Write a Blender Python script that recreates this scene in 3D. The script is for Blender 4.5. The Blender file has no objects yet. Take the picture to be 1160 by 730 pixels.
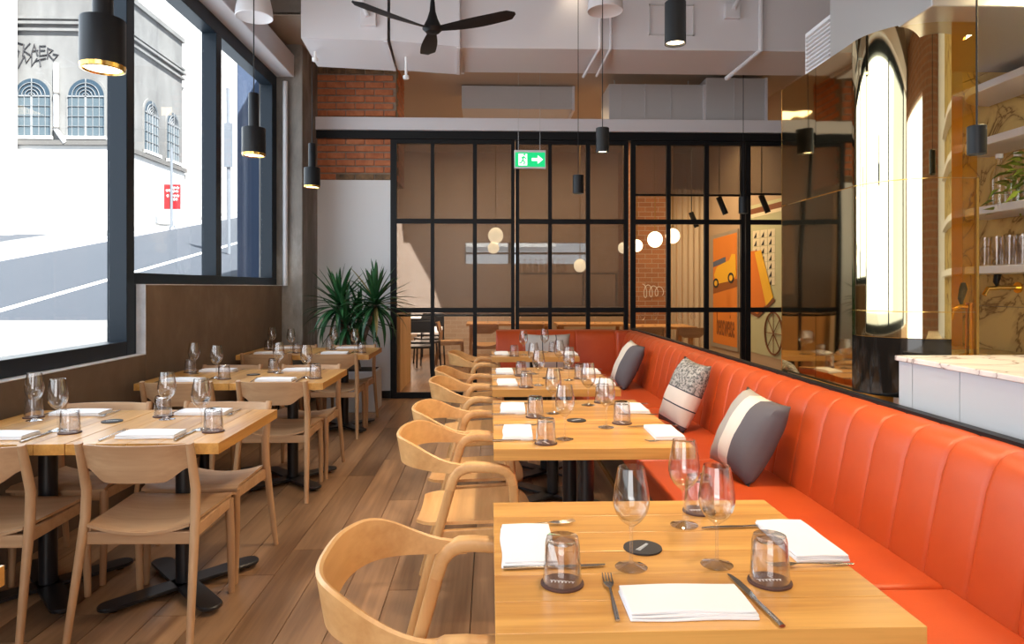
import bpy, bmesh, math, random
from mathutils import Vector, Matrix
random.seed(7)
S = bpy.context.scene
COL = S.collection
PI = math.pi

# ---------------------------------------------------------------- camera, world, light
CAM = Vector((0.0, 0.0, 1.38)); F = 773.0; HOR = 325.0; YAW = math.atan(25.0 / F)
cd = bpy.data.cameras.new('camera'); cam = bpy.data.objects.new('camera', cd); COL.objects.link(cam)
cam.location = CAM; cam.rotation_euler = (PI / 2, 0, -YAW)
cd.sensor_width = 36.0; cd.lens = 36.0 * F / 1160.0
cd.shift_y = -(365.0 - HOR) / 1160.0
cd.clip_start = 0.02; cd.clip_end = 300
S.camera = cam
S.view_settings.view_transform = 'Standard'; S.view_settings.look = 'None'
S.view_settings.exposure = 0.42; S.view_settings.gamma = 1.0
S.view_settings.use_curve_mapping = False

def ray(px, py):
    u = (px - 580.0) / F; w = (HOR - py) / F
    return Vector((u * math.cos(YAW) + math.sin(YAW), math.cos(YAW) - u * math.sin(YAW), w))
def at_z(px, py, z):
    d = ray(px, py); t = (z - CAM.z) / d.z; return CAM + d * t
def at_y(px, py, y):
    d = ray(px, py); t = y / d.y; return CAM + d * t
def at_x(px, py, x):
    d = ray(px, py); t = x / d.x; return CAM + d * t

W = bpy.data.worlds.new('sky'); S.world = W; W.use_nodes = True
nt = W.node_tree; nt.nodes.clear()
bg = nt.nodes.new('ShaderNodeBackground'); wo = nt.nodes.new('ShaderNodeOutputWorld')
tc = nt.nodes.new('ShaderNodeTexCoord'); sx = nt.nodes.new('ShaderNodeSeparateXYZ'); cr = nt.nodes.new('ShaderNodeValToRGB')
nt.links.new(tc.outputs['Generated'], sx.inputs[0]); nt.links.new(sx.outputs['Z'], cr.inputs[0])
cr.color_ramp.elements[0].position = 0.0; cr.color_ramp.elements[0].color = (0.93, 0.96, 1, 1)
cr.color_ramp.elements[1].position = 0.8; cr.color_ramp.elements[1].color = (0.55, 0.75, 1, 1)
nt.links.new(cr.outputs[0], bg.inputs[0]); bg.inputs[1].default_value = 1.3
nt.links.new(bg.outputs[0], wo.inputs[0])

def light(name, kind, loc, power, color=(1, 1, 1), size=1.0, size_y=None, aim=None, spot=None, portal=False):
    l = bpy.data.lights.new(name, kind); l.energy = power; l.color = color
    if kind == 'AREA':
        l.size = size
        if size_y: l.shape = 'RECTANGLE'; l.size_y = size_y
        if portal: l.cycles.is_portal = True
    elif kind == 'SUN': l.angle = size
    else: l.shadow_soft_size = size
    if spot: l.spot_size = spot; l.spot_blend = 0.6
    o = bpy.data.objects.new(name, l); COL.objects.link(o); o.location = loc
    if aim is not None: o.rotation_euler = Vector(aim).to_track_quat('-Z', 'Y').to_euler()
    return o
SUN = Vector((-0.42, 0.50, -0.757)).normalized()
light('sun', 'SUN', (0, 0, 20), 17.0, (1, 0.95, 0.88), math.radians(0.6), aim=SUN)
# daylight through the street window; fill lamp added at an unseen rear opening
light('daylight_street_window', 'AREA', (-2.75, 4.0, 2.4), 90, (0.86, 0.93, 1), 7.2, 2.6, aim=(1, 0, -0.12))
light('rear_fill', 'AREA', (-0.95, -2.35, 1.9), 66, (1, 0.97, 0.93), 2.7, 3.0, aim=(0.05, 1, -0.05))
S.cycles.use_denoising = True
S.cycles.max_bounces = 10; S.cycles.transparent_max_bounces = 40
S.cycles.sample_clamp_indirect = 6.0

# ---------------------------------------------------------------- materials
MATS = {}
def newmat(name):
    m = bpy.data.materials.new(name); m.use_nodes = True
    n = m.node_tree; b = n.nodes['Principled BSDF']; MATS[name] = m
    return m, n, b
def plain(name, col, rough=0.5, metal=0.0, emit=None, estr=0.0, spec=0.5, coat=0.0):
    m, n, b = newmat(name)
    b.inputs['Base Color'].default_value = (*col, 1); b.inputs['Roughness'].default_value = rough
    b.inputs['Metallic'].default_value = metal; b.inputs['Specular IOR Level'].default_value = spec
    b.inputs['Coat Weight'].default_value = coat
    if emit: b.inputs['Emission Color'].default_value = (*emit, 1); b.inputs['Emission Strength'].default_value = estr
    return m
def nd(n, t): return n.nodes.new('ShaderNode' + t)
def coords(n, scale=(1, 1, 1), rnd=True, space='Object'):
    t = nd(n, 'TexCoord'); mp = nd(n, 'Mapping'); mp.inputs['Scale'].default_value = scale
    n.links.new(t.outputs[space], mp.inputs[0])
    if rnd:
        oi = nd(n, 'ObjectInfo'); mm = nd(n, 'Math'); mm.operation = 'MULTIPLY'; mm.inputs[1].default_value = 37.0
        n.links.new(oi.outputs['Random'], mm.inputs[0]); n.links.new(mm.outputs[0], mp.inputs['Location'])
    return mp.outputs[0]
def noise(n, vec, scale, detail=4, dist=0.0, rough=0.55):
    t = nd(n, 'TexNoise'); t.inputs['Scale'].default_value = scale; t.inputs['Detail'].default_value = detail
    t.inputs['Distortion'].default_value = dist; t.inputs['Roughness'].default_value = rough
    n.links.new(vec, t.inputs['Vector']); return t.outputs['Fac']
def ramp(n, fac, stops, const=False):
    r = nd(n, 'ValToRGB'); e = r.color_ramp.elements
    if const: r.color_ramp.interpolation = 'CONSTANT'
    while len(e) < len(stops): e.new(0.5)
    for k, (p, c) in enumerate(stops): e[k].position = p; e[k].color = (*c, 1)
    n.links.new(fac, r.inputs[0]); return r.outputs[0]
def bump(n, b, fac, strength=0.2, dist=0.01):
    u = nd(n, 'Bump'); u.inputs['Strength'].default_value = strength; u.inputs['Distance'].default_value = dist
    n.links.new(fac, u.inputs['Height']); n.links.new(u.outputs[0], b.inputs['Normal'])
def wood(name, dark, lite, axis=0, rough=0.4, vary=0.25, scale=14, coat=0.0):
    m, n, b = newmat(name)
    sc = [1.0, 1.0, 1.0]; sc[axis] = 0.09
    v = coords(n, sc); f = noise(n, v, scale, 5, 0.5)
    sc2 = [1.0, 1.0, 1.0]; sc2[axis] = 0.03
    f2 = noise(n, coords(n, sc2), scale * 7, 3)
    mx = nd(n, 'Math'); mx.operation = 'MULTIPLY_ADD'; mx.inputs[1].default_value = 0.3
    n.links.new(f2, mx.inputs[0]); n.links.new(f, mx.inputs[2])
    c = ramp(n, mx.outputs[0], [(0.42, dark), (0.78, lite)])
    oi = nd(n, 'ObjectInfo'); mr = nd(n, 'MapRange'); mr.inputs[3].default_value = 1 - vary; mr.inputs[4].default_value = 1 + vary * 0.5
    n.links.new(oi.outputs['Random'], mr.inputs[0])
    hs = nd(n, 'HueSaturation'); n.links.new(c, hs.inputs['Color']); n.links.new(mr.outputs[0], hs.inputs['Value'])
    n.links.new(hs.outputs[0], b.inputs['Base Color'])
    b.inputs['Roughness'].default_value = rough; b.inputs['Coat Weight'].default_value = coat; b.inputs['Coat Roughness'].default_value = 0.25
    bump(n, b, mx.outputs[0], 0.06, 0.004)
    return m
def mottled(name, stops, scale=3, rough=0.85, stretch=(1, 1, 1), bstr=0.2, rnd=False, detail=8):
    m, n, b = newmat(name)
    f = noise(n, coords(n, stretch, rnd), scale, detail, 0.2, 0.65)
    n.links.new(ramp(n, f, stops), b.inputs['Base Color']); b.inputs['Roughness'].default_value = rough
    bump(n, b, f, bstr, 0.01); return m
def clear(name, tint=(1, 1, 1), refl=1.0, ior=1.45, rough=0.0, power=4.0):
    m = bpy.data.materials.new(name); m.use_nodes = True; n = m.node_tree; n.nodes.clear(); MATS[name] = m
    o = nd(n, 'OutputMaterial'); mx = nd(n, 'MixShader'); t = nd(n, 'BsdfTransparent'); g = nd(n, 'BsdfGlossy'); lw = nd(n, 'LayerWeight'); pw = nd(n, 'Math'); pw.operation = 'POWER'; pw.inputs[1].default_value = power
    t.inputs[0].default_value = (*tint, 1); g.inputs['Roughness'].default_value = rough; lw.inputs[0].default_value = 0.5
    n.links.new(lw.outputs['Facing'], pw.inputs[0]); fr = nd(n, 'Math'); fr.operation = 'MULTIPLY_ADD'; fr.inputs[1].default_value = 0.8; fr.inputs[2].default_value = (ior - 1) ** 2 / (ior + 1) ** 2
    n.links.new(pw.outputs[0], fr.inputs[0])
    mm = nd(n, 'Math'); mm.operation = 'MULTIPLY'; mm.inputs[1].default_value = refl; mm.use_clamp = True
    n.links.new(fr.outputs[0], mm.inputs[0]); n.links.new(mm.outputs[0], mx.inputs[0])
    n.links.new(t.outputs[0], mx.inputs[1]); n.links.new(g.outputs[0], mx.inputs[2]); n.links.new(mx.outputs[0], o.inputs[0])
    return m

wood('oak_table_x', (0.48, 0.20, 0.038), (0.74, 0.38, 0.095), 0, 0.33, 0.2, coat=0.3)
wood('oak_chair', (0.43, 0.235, 0.115), (0.59, 0.365, 0.20), 0, 0.42, 0.08, 9)
wood('oak_chair_z', (0.40, 0.21, 0.10), (0.56, 0.34, 0.18), 2, 0.42, 0.08, 9)
wood('ash_arm', (0.56, 0.275, 0.095), (0.76, 0.44, 0.18), 0, 0.4, 0.08, 8)
wood('ash_arm_z', (0.52, 0.25, 0.085), (0.72, 0.41, 0.165), 2, 0.4, 0.08, 8)
wood('floor_oak', (0.16, 0.078, 0.036), (0.42, 0.235, 0.12), 1, 0.33, 0.38, 7)
wood('cabinet_oak', (0.55, 0.33, 0.15), (0.75, 0.50, 0.26), 2, 0.5, 0.05, 8)
wood('next_wood', (0.42, 0.19, 0.06), (0.66, 0.36, 0.14), 0, 0.4, 0.15)
mottled('concrete', [(0.3, (0.11, 0.072, 0.045)), (0.55, (0.17, 0.115, 0.075)), (0.75, (0.24, 0.18, 0.125))], 1.6, 0.85, (1, 1, 0.7), 0.3)
mottled('concrete_edge', [(0.3, (0.5, 0.5, 0.52)), (0.7, (0.78, 0.78, 0.8))], 6, 0.85, bstr=0.4)
mottled('concrete_column', [(0.3, (0.13, 0.115, 0.10)), (0.52, (0.24, 0.215, 0.19)), (0.75, (0.48, 0.45, 0.41))], 2.4, 0.9, (1, 1, 0.4), 0.4)
mottled('ceiling_concrete', [(0.3, (0.16, 0.125, 0.10)), (0.7, (0.30, 0.25, 0.21))], 1.4, 0.9)
plain('white_paint', (0.78, 0.77, 0.80), 0.6)
plain('plaster', (0.80, 0.80, 0.80), 0.7)
plain('duct_white', (0.70, 0.68, 0.71), 0.5)
plain('duct_grey', (0.56, 0.55, 0.56), 0.5)
plain('steel_galv', (0.55, 0.55, 0.55), 0.35, 0.7)
plain('black_metal', (0.010, 0.011, 0.013), 0.42, spec=0.3)
plain('black_frame', (0.009, 0.009, 0.010), 0.45, spec=0.2)
plain('window_frame', (0.010, 0.018, 0.028), 0.4, spec=0.25)
plain('black_base', (0.012, 0.012, 0.014), 0.3)
plain('chrome', (0.8, 0.8, 0.8), 0.12, 1.0)
plain('cutlery', (0.55, 0.54, 0.52), 0.2, 1.0)
plain('lamp_glow', (1, 0.9, 0.7), 0.5, emit=(1, 0.80, 0.5), estr=6)
plain('brass_dark', (0.35, 0.22, 0.06), 0.3, 0.8)
plain('gold', (0.85, 0.55, 0.15), 0.22, 1.0)
plain('globe', (1, 0.92, 0.75), 0.4, emit=(1, 0.82, 0.55), estr=2.6)
plain('napkin', (0.86, 0.85, 0.86), 0.9)
plain('coaster', (0.022, 0.018, 0.02), 0.6)
plain('coaster_brown', (0.09, 0.035, 0.025), 0.6)
plain('print_white', (0.8, 0.8, 0.78), 0.6)
plain('green_sign', (0.0, 0.34, 0.10), 0.4, emit=(0.0, 0.5, 0.16), estr=0.9)
plain('sign_white', (0.85, 0.9, 0.86), 0.4, emit=(0.85, 1, 0.9), estr=0.8)
plain('planter', (0.62, 0.63, 0.66), 0.6)
plain('soil', (0.03, 0.02, 0.015), 0.95)
mottled('leaf', [(0.3, (0.010, 0.05, 0.018)), (0.7, (0.03, 0.13, 0.04))], 5, 0.38, (1, 1, 1), 0.05, rnd=True)
mottled('leaf_dry', [(0.3, (0.20, 0.16, 0.05)), (0.7, (0.30, 0.22, 0.08))], 5, 0.5, (1, 1, 1), 0.05, rnd=True)
mottled('leaf_lime', [(0.3, (0.12, 0.20, 0.02)), (0.7, (0.35, 0.42, 0.05))], 5, 0.5, (1, 1, 1), 0.05, rnd=True)
mottled('bark', [(0.3, (0.10, 0.06, 0.04)), (0.7, (0.24, 0.17, 0.12))], 18, 0.9)
clear('wine_glass', (0.975, 0.975, 0.975), 1.9, 1.5, power=3.0)
clear('tumbler_glass', (0.965, 0.955, 0.96), 1.9, 1.5, power=3.0)
clear('window_glass', (0.97, 0.99, 1.0), 0.5, 1.45)
clear('partition_glass', (0.95, 0.94, 0.92), 0.22, 1.45, rough=0.22)
clear('gold_glass', (1.0, 0.78, 0.30), 1.2, 1.5)
# upholstery
m, n, b = newmat('orange_leather')
f = noise(n, coords(n, (1, 1, 1), False), 170, 3); f2 = noise(n, coords(n, (1, 1, 1), False), 3, 3)
n.links.new(ramp(n, f2, [(0.3, (0.47, 0.056, 0.008)), (0.7, (0.55, 0.078, 0.012))]), b.inputs['Base Color'])
b.inputs['Roughness'].default_value = 0.42; bump(n, b, f, 0.12, 0.002)
# brick
def brick_mat(name, c1, c2, mortar, flat=False):
    m, n, b = newmat(name)
    t = nd(n, 'TexCoord'); sp = nd(n, 'SeparateXYZ'); cb = nd(n, 'CombineXYZ'); ad = nd(n, 'Math')
    n.links.new(t.outputs['Object'], sp.inputs[0]); n.links.new(sp.outputs['X'], ad.inputs[0]); n.links.new(sp.outputs['Y'], ad.inputs[1])
    n.links.new(ad.outputs[0], cb.inputs['X']); n.links.new(sp.outputs['Z'], cb.inputs['Y'])
    k = nd(n, 'TexBrick'); k.inputs['Scale'].default_value = 1.0
    k.inputs['Brick Width'].default_value = 0.24; k.inputs['Row Height'].default_value = 0.086; k.inputs['Mortar Size'].default_value = 0.006
    k.inputs['Color1'].default_value = (*c1, 1); k.inputs['Color2'].default_value = (*c2, 1); k.inputs['Mortar'].default_value = (*mortar, 1)
    n.links.new(cb.outputs[0], k.inputs['Vector']); n.links.new(k.outputs['Color'], b.inputs['Base Color']); b.inputs['Roughness'].default_value = 0.85
    if flat: return
    u = nd(n, 'Bump'); u.invert = True; u.inputs['Strength'].default_value = 0.5; u.inputs['Distance'].default_value = 0.008
    n.links.new(k.outputs['Fac'], u.inputs['Height']); n.links.new(u.outputs[0], b.inputs['Normal'])
brick_mat('brick_far', (0.70, 0.57, 0.49), (0.63, 0.50, 0.42), (0.72, 0.65, 0.60), True)
brick_mat('brick_pilaster', (0.40, 0.18, 0.09), (0.31, 0.14, 0.075), (0.40, 0.32, 0.25))
mottled('brick_clay', [(0.3, (0.36, 0.11, 0.045)), (0.55, (0.52, 0.175, 0.075)), (0.75, (0.58, 0.25, 0.125))], 7, 0.9, (1, 1, 1), 0.35, rnd=True)
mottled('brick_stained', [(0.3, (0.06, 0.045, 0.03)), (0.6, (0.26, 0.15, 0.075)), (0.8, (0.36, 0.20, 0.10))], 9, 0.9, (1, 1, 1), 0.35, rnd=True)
mottled('mortar', [(0.3, (0.20, 0.15, 0.12)), (0.7, (0.34, 0.27, 0.21))], 20, 0.95)
# mirrors
def mirror(name, col, wav):
    m, n, b = newmat(name)
    b.inputs['Base Color'].default_value = (*col, 1); b.inputs['Metallic'].default_value = 1.0; b.inputs['Roughness'].default_value = 0.035
    f = noise(n, coords(n, (1, 1, 0.35), True), 2.2, 1); bump(n, b, f, wav, 0.05); return m
mirror('bronze_mirror', (0.62, 0.50, 0.28), 0.10)
mirror('brass_mirror', (0.80, 0.68, 0.40), 0.04)
plain('black_gloss', (0.008, 0.007, 0.006), 0.08)
plain('amber_panel', (0.85, 0.48, 0.11), 0.45)
# marble
def marble(name, base, vein, tint):
    m, n, b = newmat(name)
    v = coords(n, (1, 1, 1), False)
    a = nd(n, 'TexNoise'); a.inputs['Scale'].default_value = 2.2; a.inputs['Detail'].default_value = 7; a.inputs['Distortion'].default_value = 1.6
    n.links.new(v, a.inputs['Vector'])
    s1 = nd(n, 'Math'); s1.operation = 'SUBTRACT'; s1.inputs[1].default_value = 0.5; n.links.new(a.outputs['Fac'], s1.inputs[0])
    s2 = nd(n, 'Math'); s2.operation = 'ABSOLUTE'; n.links.new(s1.outputs[0], s2.inputs[0])
    c = ramp(n, s2.outputs[0], [(0.0, vein), (0.012, tint), (0.06, base)])
    n.links.new(c, b.inputs['Base Color']); b.inputs['Roughness'].default_value = 0.2
marble('marble_gold', (0.62, 0.46, 0.19), (0.20, 0.12, 0.05), (0.50, 0.36, 0.15))
plain('counter_grey', (0.50, 0.53, 0.57), 0.5)
marble('marble_white', (0.80, 0.77, 0.73), (0.30, 0.22, 0.2), (0.70, 0.66, 0.63))
# cushions
def stripes(name, stops, axis, size=0.44, rough=0.9, speck=None):
    m, n, b = newmat(name)
    t = nd(n, 'TexCoord'); sp = nd(n, 'SeparateXYZ'); mr = nd(n, 'MapRange')
    n.links.new(t.outputs['Object'], sp.inputs[0]); n.links.new(sp.outputs[axis], mr.inputs[0])
    mr.inputs[1].default_value = -size / 2; mr.inputs[2].default_value = size / 2
    c = ramp(n, mr.outputs[0], stops, True)
    if speck:
        f = noise(n, t.outputs['Object'], 55, 2, 0, 0.8)
        sc = ramp(n, f, [(0.42, (0.10, 0.10, 0.10)), (0.58, (0.42, 0.40, 0.38))])
        gt = nd(n, 'Math'); gt.operation = 'GREATER_THAN'; gt.inputs[1].default_value = speck; n.links.new(mr.outputs[0], gt.inputs[0])
        mx = nd(n, 'Mix'); mx.data_type = 'RGBA'; n.links.new(gt.outputs[0], mx.inputs[0]); n.links.new(c, mx.inputs[6]); n.links.new(sc, mx.inputs[7]); c = mx.outputs[2]
    n.links.new(c, b.inputs['Base Color']); b.inputs['Roughness'].default_value = rough
    w = noise(n, t.outputs['Object'], 400, 1); bump(n, b, w, 0.15, 0.002)
GD = (0.115, 0.105, 0.12); GL = (0.40, 0.37, 0.34); CRM = (0.74, 0.68, 0.60)
stripes('cushion_striped', [(0, GL), (0.38, CRM), (0.62, GD)], 'X')
stripes('cushion_half', [(0, CRM), (0.56, GD)], 'X')
K = (0.03, 0.03, 0.05)
stripes('cushion_speckled', [(0, GD), (0.05, K), (0.065, (0.60, 0.53, 0.47)), (0.30, K), (0.32, (0.66, 0.59, 0.53)), (0.535, K), (0.55, GD)], 'Z', speck=0.55)
stripes('cushion_grid', [(0, (0.5, 0.47, 0.44)), (0.36, K), (0.385, (0.5, 0.47, 0.44)), (0.70, K), (0.725, (0.5, 0.47, 0.44))], 'X')
# outdoors
mottled('asphalt', [(0.3, (0.033, 0.039, 0.051)), (0.7, (0.053, 0.062, 0.078))], 40, 0.9, (1, 0.3, 1), 0.2)
mottled('footpath', [(0.3, (0.15, 0.148, 0.145)), (0.7, (0.21, 0.207, 0.20))], 3, 0.9, (1, 1, 1), 0.2)
mottled('facade_grey', [(0.3, (0.10, 0.10, 0.10)), (0.5, (0.175, 0.175, 0.172)), (0.72, (0.25, 0.25, 0.245))], 0.5, 0.9, (1, 1, 0.35), 0.1)
plain('facade_white', (0.62, 0.615, 0.60), 0.8)
plain('ledge_dark', (0.12, 0.115, 0.11), 0.9)
plain('line_white', (0.8, 0.8, 0.8), 0.8)
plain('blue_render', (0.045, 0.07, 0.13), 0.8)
plain('arch_glass', (0.035, 0.06, 0.085), 0.3, spec=0.2)
plain('arch_glass_pale', (0.085, 0.115, 0.135), 0.4, spec=0.2)
plain('arch_bar', (0.22, 0.23, 0.24), 0.6)
plain('pvc_white', (0.82, 0.82, 0.82), 0.5)
plain('sign_red', (0.32, 0.008, 0.012), 0.5)
plain('galv', (0.20, 0.22, 0.25), 0.5, 0.4)
plain('graffiti', (0.035, 0.035, 0.04), 0.8)
# neighbouring room
plain('mural_green', (0.50, 0.50, 0.31), 0.8)
plain('mural_brown', (0.20, 0.065, 0.022), 0.8)
plain('mural_cream', (0.78, 0.70, 0.50), 0.8)
plain('mural_black', (0.03, 0.03, 0.03), 0.8)
plain('mural_orange', (0.72, 0.20, 0.02), 0.8)
plain('mural_yellow', (0.85, 0.48, 0.03), 0.8)
plain('poster_orange', (0.72, 0.23, 0.03), 0.7)
plain('poster_brown', (0.30, 0.10, 0.02), 0.7)
plain('poster_blue', (0.10, 0.13, 0.22), 0.7)
plain('poster_frame', (0.35, 0.30, 0.24), 0.5)
plain('curtain', (0.72, 0.62, 0.48), 0.8)
plain('next_ceiling', (0.46, 0.37, 0.29), 0.8)
plain('next_wall', (0.45, 0.33, 0.22), 0.8)
plain('dark_chair', (0.02, 0.02, 0.025), 0.35)
m = bpy.data.materials.new('blind_mesh'); m.use_nodes = True; n = m.node_tree; n.nodes.clear(); MATS['blind_mesh'] = m
o = nd(n, 'OutputMaterial'); mx = nd(n, 'MixShader'); t = nd(n, 'BsdfTransparent'); d = nd(n, 'BsdfDiffuse'); tl = nd(n, 'BsdfTranslucent'); m2 = nd(n, 'MixShader')
d.inputs[0].default_value = (0.235, 0.175, 0.145, 1); tl.inputs[0].default_value = (0.235, 0.175, 0.145, 1); m2.inputs[0].default_value = 0.35; mx.inputs[0].default_value = 0.54
n.links.new(d.outputs[0], m2.inputs[1]); n.links.new(tl.outputs[0], m2.inputs[2]); n.links.new(t.outputs[0], mx.inputs[1]); n.links.new(m2.outputs[0], mx.inputs[2]); n.links.new(mx.outputs[0], o.inputs[0])

# ---------------------------------------------------------------- geometry helpers
class G:
    def __init__(s): s.v = []; s.f = []
    def add(s, vs, fs):
        k = len(s.v); s.v += [tuple(p) for p in vs]; s.f += [tuple(i + k for i in f) for f in fs]; return s
    def box(s, x0, x1, y0, y1, z0, z1):
        return s.add([(x, y, z) for z in (z0, z1) for y in (y0, y1) for x in (x0, x1)],
                     [(0, 2, 3, 1), (4, 5, 7, 6), (0, 1, 5, 4), (2, 6, 7, 3), (0, 4, 6, 2), (1, 3, 7, 5)])
    def bar(s, p, q, w, h, up=(0, 0, 1)):
        p = Vector(p); q = Vector(q); d = (q - p).normalized(); u = Vector(up); a = d.cross(u)
        if a.length < 1e-4: a = d.cross(Vector((1, 0, 0)))
        a.normalize(); u = a.cross(d)
        vs = [c + a * (i * w / 2) + u * (j * h / 2) for c in (p, q) for j in (-1, 1) for i in (-1, 1)]
        return s.add(vs, [(0, 2, 3, 1), (4, 5, 7, 6), (0, 1, 5, 4), (2, 6, 7, 3), (0, 4, 6, 2), (1, 3, 7, 5)])
    def prism(s, pts, fn0, fn1):
        k = len(pts); vs = [fn0(*p) for p in pts] + [fn1(*p) for p in pts]
        fs = [tuple(range(k))[::-1], tuple(range(k, 2 * k))] + [(i, (i + 1) % k, (i + 1) % k + k, i + k) for i in range(k)]
        return s.add(vs, fs)
    def plate_xz(s, pts, y0, y1): return s.prism(pts, lambda a, b: (a, y0, b), lambda a, b: (a, y1, b))
    def plate_yz(s, pts, x0, x1): return s.prism(pts, lambda a, b: (x0, a, b), lambda a, b: (x1, a, b))
    def plate_xy(s, pts, z0, z1): return s.prism(pts, lambda a, b: (a, b, z0), lambda a, b: (a, b, z1))
    def rows(s, R, close=False, caps=False):
        m = len(R[0]); k = len(s.v); s.v += [tuple(p) for r in R for p in r]
        for i in range(len(R) - 1):
            for j in range(m if close else m - 1):
                j2 = (j + 1) % m
                s.f.append((k + i * m + j, k + i * m + j2, k + (i + 1) * m + j2, k + (i + 1) * m + j))
        if caps:
            s.f.append(tuple(k + j for j in range(m))[::-1]); s.f.append(tuple(k + (len(R) - 1) * m + j for j in range(m)))
        return s
    def tube(s, pts, r, n=10, ref=(1, 0, 0), asp=1.0, sq=1.0):
        pts = [Vector(p) for p in pts]; N = len(pts); rr = r if isinstance(r, (list, tuple)) else [r] * N; R = []
        for i, p in enumerate(pts):
            t = (pts[min(i + 1, N - 1)] - pts[max(i - 1, 0)]).normalized(); a = Vector(ref) - t * t.dot(Vector(ref))
            if a.length < 1e-3: a = t.orthogonal()
            a.normalize(); c = t.cross(a); ring = []
            for k in range(n):
                th = 2 * PI * (k + 0.5) / n; ct, st = math.cos(th), math.sin(th)
                if sq != 1.0: ct = math.copysign(abs(ct) ** sq, ct); st = math.copysign(abs(st) ** sq, st)
                ring.append(p + a * (rr[i] * ct) + c * (rr[i] * asp * st))
            R.append(ring)
        return s.rows(R, True, True)
    def lathe(s, prof, n=24, c=(0, 0, 0), caps=False):
        return s.rows([[(c[0] + r * math.cos(2 * PI * k / n), c[1] + r * math.sin(2 * PI * k / n), c[2] + z) for k in range(n)] for r, z in prof], True, caps)
    def build(s, name, mat, parent=None, smooth=True, bevel=0.0, seg=2):
        me = bpy.data.meshes.new(name); me.from_pydata(s.v, [], s.f)
        bm = bmesh.new(); bm.from_mesh(me); bmesh.ops.recalc_face_normals(bm, faces=bm.faces); bm.to_mesh(me); bm.free()
        if smooth: me.shade_smooth(); me.set_sharp_from_angle(angle=math.radians(38))
        me.materials.append(MATS[mat])
        o = bpy.data.objects.new(name, me); COL.objects.link(o)
        if parent: o.parent = parent
        if bevel:
            md = o.modifiers.new('edge', 'BEVEL'); md.width = bevel; md.segments = seg; md.limit_method = 'ANGLE'; md.angle_limit = math.radians(40)
        return o
def tag(o, label, cat, group=None):
    o['label'] = label; o['category'] = cat
    if group: o['group'] = group
    return o
def thing(name, label, cat, loc=(0, 0, 0), rz=0.0, group=None):
    o = bpy.data.objects.new(name, None); COL.objects.link(o); o.location = loc; o.rotation_euler = (0, 0, rz); o.empty_display_size = 0.1
    return tag(o, label, cat, group)
def struct(o): o['kind'] = 'structure'; return o
def sroot(name, loc=(0, 0, 0)):
    o = bpy.data.objects.new(name, None); COL.objects.link(o); o.location = loc; return struct(o)
def link_copy(o, parent=None):
    c = o.copy(); COL.objects.link(c); c.parent = parent; return c
def dup(root, loc, rz, label, group=None):
    r = link_copy(root); r.location = loc; r.rotation_euler = (0, 0, rz); r['label'] = label
    if group: r['group'] = group
    for ch in [x for x in root.children]:
        c = link_copy(ch, r)
        for g in [x for x in ch.children]: link_copy(g, c)
    return r
class Proto:
    """first call moves the prototype itself, the following ones copy it with its parts"""
    def __init__(s, fn): s.fn = fn; s.o = None
    def put(s, loc, rz, label, group=None):
        if s.o is None:
            s.o = s.fn(); s.o.location = loc; s.o.rotation_euler = (0, 0, rz); s.o['label'] = label
            if group: s.o['group'] = group
            return s.o
        return dup(s.o, loc, rz, label, group)
def text_mesh(txt, size, mat, name, depth=0.002, parent=None):
    c = bpy.data.curves.new(name, 'FONT'); c.body = txt; c.size = size; c.extrude = depth; c.align_x = 'CENTER'
    o = bpy.data.objects.new(name, c); COL.objects.link(o)
    dg = bpy.context.evaluated_depsgraph_get(); me = bpy.data.meshes.new_from_object(o.evaluated_get(dg))
    bpy.data.objects.remove(o); me.materials.clear(); me.materials.append(MATS[mat])
    r = bpy.data.objects.new(name, me); COL.objects.link(r)
    if parent: r.parent = parent
    return r

# ================================================================ SETTING
XL = -2.36          # inner face of the street wall
YB = 8.5            # plane of the glazed partition
CZ = 4.4
# floor: boards laid one by one over a slab
floor = struct(G().box(-2.7, 4.2, -2.6, YB + 0.1, -0.2, -0.02).build('floor', 'ceiling_concrete'))
lens = [1.1, 1.4, 1.7, 2.0]; bw = 0.19; proto_board = {}
for L in lens:
    g = G(); c = 0.0018
    g.add([(0.0004, 0.0004, -0.02), (bw - 0.0008, 0.0004, -0.02), (bw - 0.0008, L - 0.0004, -0.02), (0.0008, L - 0.0004, -0.02),
           (c, c, 0), (bw - c, c, 0), (bw - c, L - c, 0), (c, L - c, 0)],
          [(4, 5, 6, 7), (0, 1, 5, 4), (1, 2, 6, 5), (2, 3, 7, 6), (3, 0, 4, 7)])
    proto_board[L] = g
meshes = {}
x = XL
while x < 1.62:
    y = -0.3 - random.random()
    while y < YB:
        L = random.choice(lens)
        if y + L > YB + 0.05:
            L = min(lens, key=lambda q: abs(y + q - YB))
        if L not in meshes:
            o = proto_board[L].build('board', 'floor_oak', floor, smooth=False); meshes[L] = o.data
        else:
            o = bpy.data.objects.new('board', meshes[L]); COL.objects.link(o); o.parent = floor
        o.location = (x, y, 0); y += L
    x += bw
struct(G().box(1.62, 4.2, -2.6, YB + 0.1, -0.02, 0.0).build('floor_bar', 'floor_oak'))
struct(G().box(-2.7, 4.2, -2.6, -1.35, -0.02, 0.0).build('floor_entry', 'floor_oak'))
struct(G().box(-2.7, 4.6, YB + 0.02, 16.0, -0.2, -0.001).build('floor_next_room', 'floor_oak'))

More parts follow.
